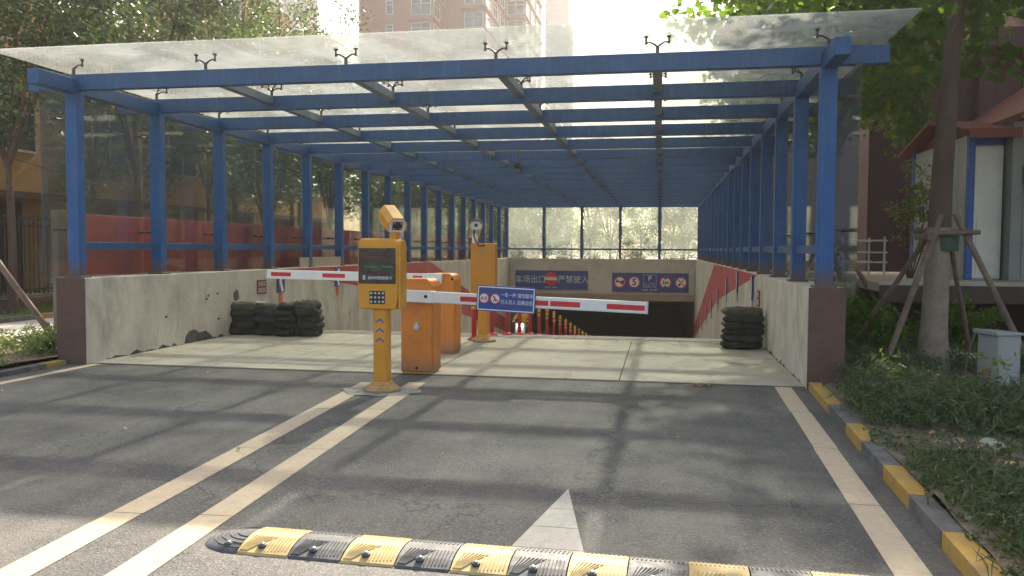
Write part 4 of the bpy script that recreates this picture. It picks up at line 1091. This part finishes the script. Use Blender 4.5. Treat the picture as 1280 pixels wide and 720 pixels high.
# big-leaved trees on the right
tA = tree('plane_tree', 'broad leaved tree with limewashed trunk held by wooden stakes on the right', 'tree', (3.18, 10.45, .05), 9, .138,
          (.45, .3, 6.0), (2.8, 2.9, 1.9), 6500, .165, PLANE, 'leaf_plane', 21, clumps=120, clr=.55, white=1.25, lean=(.20, .05), fork=4.6, hollow=.42, up=.2)
tA2 = tree('plane_tree', 'broad leaved tree further back beside the right wall of the canopy', 'tree', (2.75, 14.6, .05), 9, .09,
           (-.1, .2, 5.9), (3.0, 2.9, 2.1), 8200, .165, PLANE, 'leaf_plane', 33, clumps=130, clr=.6, lean=(.1, .1), fork=3.6, hollow=.3, up=.2)
tA3 = dup(tA2, (8.2, 11.0, .05), 2.1, 1.0, 'broad leaved tree partly outside the right edge of the picture')
tA4 = dup(tA2, (3.6, 19.5, .05), 4.0, .95, 'broad leaved tree between the canopy and the maroon building')
# crowns of left row
LG = 'trees beyond the side road'
lt = tree('street_tree', 'dense dark tree at the left edge, nearest of the row beyond the side road', 'tree', (-13.35, 14.9, .05), 10, .09,
          (0, 0, 6.7), (2.9, 2.9, 3.4), 17000, .13, LEAF6, 'leaf_dark', 5, LG, clumps=110, clr=.75, fork=3.3, hollow=.25)
lt2 = tree('street_tree', 'dense dark tree second in the row beyond the side road', 'tree', (-13.3, 19.1, .05), 10, .12,
           (.1, .2, 7.0), (2.9, 3.0, 3.7), 17000, .13, LEAF6, 'leaf_mid', 6, LG, clumps=100, clr=.75, fork=3.4, hollow=.25)
for i, (x, y, r, s) in enumerate(((-13.1, 23.6, 1, 1.0), (-13.4, 28.2, 2.4, 1.05), (-13.6, 33, 4.2, .92), (-13.2, 38, .6, 1.0), (-13.4, 43.5, 5, .95), (-13.2, 49, 2, 1.0))):
    dup(lt if i % 2 else lt2, (x, y, .05), r, s, 'dense green tree %s in the row beyond the side road' % ORD[i + 2])
NG = 'trees on the lawn in front of the orange building'
for i, (x, y, r, s) in enumerate(((-17.6, 16.5, 3, .9), (-17.2, 22.5, 1.2, 1.05), (-17.5, 29.5, 5.1, 1.1), (-17.2, 37, 2.2, 1.1))):
    o = dup(lt if i % 2 == 0 else lt2, (x, y, .05), r, s, 'tall green tree %s on the lawn before the orange building' % ORD[i]); o['group'] = NG
SG = 'slender trees close behind the red hoarding'
sm_ = tree('slender_tree', 'slender loose tree first behind the red hoarding', 'tree', (-9.0, 17.6, .05), 6, .06, (0, 0, 3.9), (1.2, 1.4, 1.9), 5200, .12, LEAF6, 'leaf_mid', 8, SG, clumps=55, clr=.5, fork=2.0, hollow=.15)
for i, (y, r) in enumerate(((21.5, 1.3), (25.4, 2.9), (29.2, 4.4), (33.2, .4), (37.0, 5.4))): dup(sm_, (-9.05, y, .05), r, random.Random(i).uniform(.85, 1.1), 'slender loose tree %s behind the red hoarding' % ORD[i + 1])
BG = 'trees behind the far end of the canopy'
rs_ = np.random.default_rng(5)
sh0 = thing('shrub_thicket', 'loose green shrubs directly behind the end glass of the canopy', 'shrubs', (-2.8, 42.5, 0))
pts_ = np.concatenate([crown_points(3600, (x, rs_.uniform(-1, 1.5), rs_.uniform(1.4, 2.4)), (1.5, 1.2, 1.6), rs_, 30, .5, .2)[0] for x in np.arange(-8, 9, 1.9)])
link('foliage', leaf_mesh('foliage', pts_, .12, LEAF6, M['leaf_mid'], rs_, .3, .1), sh0)
mb = MB()
for x in np.arange(-8, 9, 1.2): mb.tube([(x, 0, -.05), (x + .2, .1, 1.4), (x + .1, .3, 2.8)], [.05, .035, .01], 6)
mb.build('stem', M['bark'], sh0)
for i, (x, y, r, s) in enumerate(((-10, 50, 1, .8), (-6.6, 47, 2, .75), (-3.0, 49, 3.3, .8), (.6, 46.5, 4.1, .75), (4.2, 49, .5, .8), (-4.8, 56, 2.2, 1), (1.5, 57, 5.2, 1.0), (7.5, 55, 3, 1.0))):
    o = dup(lt2 if i % 3 else lt, (x, y, -.9), r, s, 'green tree %s from the left behind the end glass of the canopy' % ORD[[0, 1, 3, 5, 6, 2, 4, 7][i]] if False else 'green tree behind the end glass, %s counted outward from the ramp' % ORD[i]); o['group'] = BG
# slim young tree and tall shrub on the right
sb = tree('tall_shrub', 'sparse yellow green shrub in front of the maroon wall', 'shrub', (4.25, 15.1, .05), 3, .03, (0, 0, 2.25), (.42, .42, .75), 900, .085, LEAF6, 'leaf_yel', 12, clumps=26, clr=.2, fork=1.1, hollow=.1)
# hedge
def blob(name, label, cat, c, r, n, size, mat, seed, shape=LEAF6):
    rs = np.random.default_rng(seed); t = thing(name, label, cat, (c[0], c[1], 0.05))
    pts, cents = crown_points(n, (0, 0, c[2]), r, rs, 40, .22, .3)
    link('foliage', leaf_mesh('foliage', pts, size, shape, M[mat], rs, .3, .1), t)
    mb = MB()
    for q in cents[:18]: mb.tube([(q[0] * .2, q[1] * .2, -.02), (q[0] * .6, q[1] * .6, q[2] * .5), tuple(q)], [.02, .013, .006], 5)
    mb.build('stem', M['bark'], t); return t
blob('sunlit_hedge', 'pale sunlit hedge below the deck steps', 'hedge', (3.35, 14.6, .42), (.75, .55, .5), 5200, .07, 'leaf_hedge', 3)
blob('dark_bush', 'dark low bush beside the brown pier of the right wall', 'bush', (2.55, 11.2, .35), (.5, .6, .42), 3800, .075, 'leaf_plane', 4)
blob('dark_bush', 'dark low bush behind the staked trunk on the right', 'bush', (3.9, 12.0, .3), (.75, .5, .38), 3800, .075, 'leaf_plane', 14)
blob('round_bush', 'low light green bush at the foot of the left brown pier', 'bush', (-8.1, 9.75, .14), (.5, .5, .2), 2600, .06, 'leaf_hedge', 15)

# ground cover: leafy sprigs
def cover(name, label, spots, seed, hgt=(.14, .34), mat='leaf_ground', per=26, size=.05, upn=.15, wd=(.75, 1.3)):
    rs = np.random.default_rng(seed); P = []
    for (x, y, z) in spots:
        h = rs.uniform(*hgt) * (.5 if (x > 0 and y < 6.2) else 1); lean = rs.normal(size=2) * .09
        u = rs.random(per) ** .7; rad = .05 + .07 * (1 - u)
        ang = rs.random(per) * 2 * PI
        P.append(np.stack([x + lean[0] * u + rad * np.cos(ang), y + lean[1] * u + rad * np.sin(ang), z + h * u], 1))
    P = np.concatenate(P); o = link(name, leaf_mesh(name, P, size, LEAF4 * np.array(wd), M[mat], rs, upn, .25))
    return tag(o, label, 'ground cover', kind='stuff')
rd = random.Random(31); sp = []
while len(sp) < 2600:
    y = rd.uniform(2.6, 10.9) ; x0 = 1.387 + (y - 3.71) * .0355 + .17 if y < 9.2 else 2.02
    x = x0 + abs(rd.gauss(0, 1)) * 1.6
    if x > 7 or (math.hypot(x - 3.45, y - 9.30) < .45) or math.hypot(x - 3.18, y - 10.45) < .22: continue
    if math.hypot(x - 3.25, y - 8.85) < .7 and rd.random() < .93: continue
    d = math.sin(x * 2.3 + y * .9) + math.sin(y * 2.1 - x)
    if d < -.8 and rd.random() < .85: continue
    if math.hypot(x - 3.75, y - 9.0) < .8 and rd.random() < .85: continue
    if y < 6.0 and x > x0 + .35 and rd.random() < .6: continue
    if x < x0 + .12 and rd.random() < .6: continue
    sp.append((x, y, .07))
spA = [p for i, p in enumerate(sp) if i % 3]; spB = [p for i, p in enumerate(sp) if i % 3 == 0 and math.sin(p[0] * 3.1) + math.cos(p[1] * 2.3) > -.2]
cover('grass_tufts', 'thin upright grass blades mixed through the right bed', [p for p in sp if random.random() < .45], 9, (.10, .34), 'leaf_dry', 16, .11, -.2, (.16, 1.3))
cover('broad_weeds', 'broader leaved weeds mixed through the ground cover of the right bed', spB, 10, (.10, .24), 'leaf_ground', 16, .046, .4)
sp = spA
cover('ground_cover', 'dense feathery green ground cover filling the bed right of the kerb', sp, 1, (.10, .30), per=44, size=.038)
sp2 = [(rd.uniform(2, 7), rd.uniform(3, 9), .07) for _ in range(60)]
cover('tall_weeds', 'scattered brighter weeds standing above the ground cover', sp2, 2, (.3, .5), 'leaf_yel', 20, .06)
sp = [(rd.uniform(-9.75, -7.65), rd.uniform(6, 13), .06) for _ in range(520)]
cover('bedding_plants', 'sunlit low green planting in the strip left of the canopy', sp, 3, (.08, .26), 'leaf_hedge', 24, .05)
sp = [(rd.uniform(-14.2, -12.75), rd.uniform(9, 30), .06) for _ in range(900)]
cover('grass', 'short green grass in front of the iron fence', sp, 4, (.05, .14), 'leaf_hedge', 16, .05)
rs = np.random.default_rng(77); n = 420
P = np.stack([rs.uniform(1.8, 6, n), rs.uniform(2.5, 10.5, n), np.full(n, .115)], 1)
tag(link('fallen_leaves', leaf_mesh('fallen_leaves', P, .08, PLANE, M['deadleaf'], rs, 4, .2)), 'dry brown leaves scattered on the soil of the right bed', 'fallen leaves', kind='stuff')
n = 26; P = np.stack([rs.uniform(-6.8, 1.3, n), rs.uniform(5, 13, n), np.full(n, .02)], 1)
tag(link('road_litter', leaf_mesh('road_litter', P, .05, LEAF6, M['deadleaf'], rs, 5, .2)), 'a few dry leaves lying on the road and apron', 'fallen leaves', kind='stuff')
n = 14; P = np.stack([rs.uniform(.25, .62, n), rs.uniform(9.08, 9.16, n), np.full(n, .016)], 1)
tag(link('straw_litter', leaf_mesh('straw_litter', P, .16, LEAF4 * np.array((.3, 1)), M['deadleaf'], rs, 3, .2)), 'little drift of yellow straw at the edge of the apron', 'straw', kind='stuff')

# ------------------------------------------------------------------ dusty air
hm_, ht, _, hl = nt('haze')
ho_ = N(ht, 'ShaderNodeOutputMaterial'); pv = N(ht, 'ShaderNodeVolumePrincipled')
pv.inputs['Color'].default_value = (.95, .93, .90, 1); pv.inputs['Density'].default_value = .0009; pv.inputs['Anisotropy'].default_value = .45
hl.new(pv.outputs[0], ho_.inputs['Volume'])
hz = MB().box(-322, 322, -322, 322, -6, 112).build('haze', hm_); hz['kind'] = 'stuff'
# ------------------------------------------------------------------ stakes
def stake(parent, a, b, r=.035, name='stake'):
    v = [Vector(a).lerp(Vector(b), k / 5) + Vector((random.uniform(-.008, .008), random.uniform(-.008, .008), 0)) for k in range(6)]
    return MB().tube(v, [r * 1.1, r, r * 1.03, r * .97, r, r * .92], 9).build(name, M['stake'], parent, True)
ts = thing('tree_support', 'four leaning wooden stakes tied round the limewashed trunk', 'tree support', (3.25, 10.45, .05))
stake(ts, (2.48, 9.85, .05), (3.22, 10.30, 1.92)); stake(ts, (2.35, 11.3, .05), (3.25, 10.62, 1.80), .032)
stake(ts, (4.20, 10.05, .05), (3.38, 10.36, 1.94)); stake(ts, (4.0, 11.5, .05), (3.38, 10.6, 1.82), .03)
stake(ts, (3.02, 10.26, 1.70), (3.62, 10.26, 1.72), .03, 'crosspiece'); stake(ts, (3.02, 10.67, 1.74), (3.62, 10.66, 1.74), .03, 'crosspiece'); stake(ts, (3.06, 10.2, 1.66), (3.07, 10.75, 1.67), .03, 'crosspiece')
MB().tube([(3.29, 10.47, 1.50), (3.29, 10.47, 1.68)], .172, 14).build('strap', M['strap'], ts, True)
t2 = thing('tree_support', 'dark crossed stakes beside the right glass of the canopy', 'tree support', (2.75, 14.6, .05))
stake(t2, (3.75, 13.4, .05), (2.75, 14.45, 1.9), .04); stake(t2, (3.1, 13.3, .05), (2.7, 14.5, 1.85), .04); stake(t2, (1.99, 14.9, .05), (2.75, 14.7, 1.9), .04)
t3 = thing('tree_support', 'single stake leaning across the planting strip at the left edge', 'tree support', (-9.3, 10, .05))
stake(t3, (-8.72, 10.6, .05), (-10.5, 10.6, 2.2), .045)
sl_ = thing('leaning_stick', 'thin stick leaning beside the grey electrical box', 'stick', (3.4, 9.9, .05))
stake(sl_, (3.30, 9.75, .05), (3.47, 9.85, .62), .012)
rk = MB()
for (x, y, s) in ((3.35, 12.4, .25), (3.9, 12.7, .3)): pass
def rock(x, y, s, label):
    bm = bmesh.new(); bmesh.ops.create_icosphere(bm, subdivisions=3, radius=s)
    for v in bm.verts:
        v.co += v.co.normalized() * s * (.18 * math.sin(v.co.x * 9 / s * .3 + x) + .12 * math.cos(v.co.y * 3 / s)); v.co.z *= .6
    me = bpy.data.meshes.new('rock'); bm.to_mesh(me); bm.free(); me.materials.append(M['slab'])
    for p in me.polygons: p.use_smooth = True
    o = link('rock', me); o.location = (x, y, .1); tag(o, label, 'rock')
rock(3.75, 11.4, .24, 'pale rounded rock between the trunk and the grey box'); rock(2.35, 6.3, .09, 'small stone in the ground cover near the kerb')

# ------------------------------------------------------------------ rider on a scooter coming up the ramp
SXp, SYp = -5.35, 31.5; sz = rz(SYp)
pitch = math.atan(.163)
sct = thing('scooter', 'white and yellow scooter with lit headlamp coming up the ramp', 'scooter', (SXp, SYp, sz)); sct.rotation_euler = (-pitch, 0, 0)
# local: front of scooter towards -Y
for y, nm in ((-.62, 'front'), (.62, 'rear')):
    wmb = MB().lathe([(.16, -.045), (.215, -.05), (.235, -.02), (.235, .02), (.215, .05), (.16, .045)], (0, y, .235), 20, axis='x')
    wt_ = wmb.build('wheel', M['tyre'], sct); MB().lathe([(.05, -.05), (.155, -.03), (.155, .03), (.05, .05)], (0, y, .235), 14, axis='x').build('rim', M['steel'], wt_)
MB().prism([(-.40, .22), (-.28, .22), (.28, .22), (.40, .42), (.82, .55), (.80, .70), (.15, .66), (.10, .34), (-.32, .32), (-.46, .95), (-.54, .98), (-.52, .6)], 'x', -.13, .13).build('body', M['white'], sct, bevel=.03)
MB().prism([(-.52, .45), (-.40, .40), (-.44, .98), (-.56, 1.0)], 'x', -.2, .2).build('leg_shield', M['white'], sct, bevel=.04)
MB().tube([(-.33, -.36, 1.02), (-.12, -.44, 1.0), (.12, -.44, 1.0), (.33, -.36, 1.02)], .018, 8).build('handlebar', M['iron'], sct)
MB().lathe([(.05, -.66), (.085, -.63), (.09, -.55), (.05, -.5)], (0, 0, .90), 16, axis='y').build('headlamp', M['lamp_on'], sct)
MB().prism([(-.86, .44), (-.60, .52), (-.40, .45), (-.42, .40), (-.60, .47), (-.84, .39)], 'x', -.06, .06).build('mudguard', M['jacket'], sct, bevel=.01)
MB().box(-.12, .12, .12, .72, .685, .76).build('saddle', M['black'], sct, bevel=.03)
MB().tube([(0, -.62, .25), (0, -.50, .62), (0, -.44, 1.0)], .03, 8).build('fork', M['iron'], sct)
for s in (-1, 1): MB().box(s * .30 - .05, s * .30 + .05, -.42, -.40, 1.12, 1.19).build('mirror', M['iron'], sct, bevel=.01)

def skinned(name, verts, edges, radii, mat, parent=None, root=0, sub=2):
    me = bpy.data.meshes.new(name); me.from_pydata(verts, edges, []); me.materials.append(mat)
    o = bpy.data.objects.new(name, me); COL.objects.link(o)
    if parent is not None: o.parent = parent
    md = o.modifiers.new('skin', 'SKIN'); md.use_smooth_shade = True
    if not me.skin_vertices: 
        me.attributes.new('skin_vertices', 'FLOAT_VECTOR', 'POINT') if False else None
    lay = me.skin_vertices[0].data if me.skin_vertices else None
    if lay is not None:
        for i, r in enumerate(radii): lay[i].radius = r if isinstance(r, tuple) else (r, r)
        lay[root].use_root = True
    ss = o.modifiers.new('sub', 'SUBSURF'); ss.levels = sub; ss.render_levels = sub
    return o
def ensure_skin(me):
    bm = bmesh.new(); bm.from_mesh(me); bm.verts.layers.skin.verify(); bm.to_mesh(me); bm.free()
_old = skinned
def skinned(name, verts, edges, radii, mat, parent=None, root=0, sub=2):
    me = bpy.data.meshes.new(name); me.from_pydata(verts, edges, []); ensure_skin(me); me.materials.append(mat)
    o = bpy.data.objects.new(name, me); COL.objects.link(o)
    if parent is not None: o.parent = parent
    for i, r in enumerate(radii): me.skin_vertices[0].data[i].radius = r if isinstance(r, tuple) else (r, r)
    me.skin_vertices[0].data[root].use_root = True
    md = o.modifiers.new('skin', 'SKIN'); md.use_smooth_shade = True
    ss = o.modifiers.new('sub', 'SUBSURF'); ss.levels = sub; ss.render_levels = sub
    return o
pr = thing('person', 'rider in a yellow jacket and dark helmet sitting on the scooter on the ramp', 'person', (SXp, SYp, sz))
# seated body: pelvis, spine, neck, head; legs forward on the floorboard; arms to the handlebar (front = -Y, slope handled by sitting upright)
V = [(0, .30, .86), (0, .28, 1.05), (0, .22, 1.26), (0, .17, 1.38), (0, .13, 1.48), (0, .10, 1.58), (0, .08, 1.68)]
E = [(0, 1), (1, 2), (2, 3), (3, 4), (4, 5), (5, 6)]; Rr = [(.15, .12), (.13, .10), (.16, .11), (.09, .08), (.055, .055), (.085, .095), (.07, .08)]
for s in (-1, 1):
    b = len(V)
    V += [(s * .10, .22, .84), (s * .16, -.15, .86), (s * .14, -.16, .48), (s * .13, -.26, .40)]
    E += [(0, b), (b, b + 1), (b + 1, b + 2), (b + 2, b + 3)]; Rr += [.09, .07, .05, .045]
    b = len(V)
    V += [(s * .19, .17, 1.36), (s * .30, .02, 1.16), (s * .29, -.30, 1.10), (s * .285, -.38, 1.10)]
    E += [(3, b), (b, b + 1), (b + 1, b + 2), (b + 2, b + 3)]; Rr += [.06, .045, .035, .03]
body = skinned('body', V, E, Rr, M['skin'], pr)
# trousers, jacket over the body, helmet, shoes, hands
V = [(0, .30, .87), (.10, .22, .845), (.16, -.15, .865), (.14, -.16, .50), (-.10, .22, .845), (-.16, -.15, .865), (-.14, -.16, .50)]
skinned('trousers', V, [(0, 1), (1, 2), (2, 3), (0, 4), (4, 5), (5, 6)], [(.16, .13), .105, .085, .065, .105, .085, .065], M['trousers'], pr)
V = [(0, .29, .98), (0, .27, 1.12), (0, .22, 1.27), (0, .17, 1.40)]; E = [(0, 1), (1, 2), (2, 3)]; Rr = [(.165, .13), (.165, .13), (.185, .135), (.10, .09)]
for s in (-1, 1):
    b = len(V); V += [(s * .20, .17, 1.37), (s * .32, .02, 1.16), (s * .295, -.27, 1.10)]; E += [(3, b), (b, b + 1), (b + 1, b + 2)]; Rr += [.08, .065, .05]
skinned('jacket', V, E, Rr, M['jacket'], pr)
hm = MB().lathe([(.03, .135), (.09, .12), (.125, .06), (.135, 0), (.13, -.05)], (0, .10, 1.66), 18); hm.build('helmet', M['helmet'], pr)
for s in (-1, 1):
    MB().box(s * .13 - .045, s * .13 + .045, -.40, -.14, .335, .41).build('shoe', M['tyre'], pr, bevel=.02)
    for q, (dx, dl) in enumerate(((-.03, .07), (-.01, .08), (.01, .08), (.03, .07))):
        skinned('finger', [(s * .285 + dx, -.39, 1.105), (s * .285 + dx, -.42, 1.10), (s * .285 + dx, -.44, 1.07), (s * .285 + dx, -.42, 1.05)], [(0, 1), (1, 2), (2, 3)], [.010, .010, .009, .008], M['skin'], pr, sub=1)
    skinned('thumb', [(s * .26, -.37, 1.09), (s * .235, -.395, 1.075), (s * .24, -.42, 1.06)], [(0, 1), (1, 2)], [.012, .010, .008], M['skin'], pr, sub=1)
fc = MB(); 
for s in (-1, 1): fc.lathe([(.004, -.012), (.010, -.006), (.012, 0)], (s * .035, .008, 1.625), 8, axis='y')
fc.build('eye', M['black'], pr)
MB().prism([(0.0, 1.625), (-.028, 1.585), (.008, 1.58)], 'x', -.014, .014).build('nose', M['skin'], pr, bevel=.004)
MB().box(-.028, .028, .008, .02, 1.55, 1.558).build('mouth', M['sign_brown'], pr)
for o in pr.children: 
    pass
pr.rotation_euler = (-pitch * .5, 0, 0)
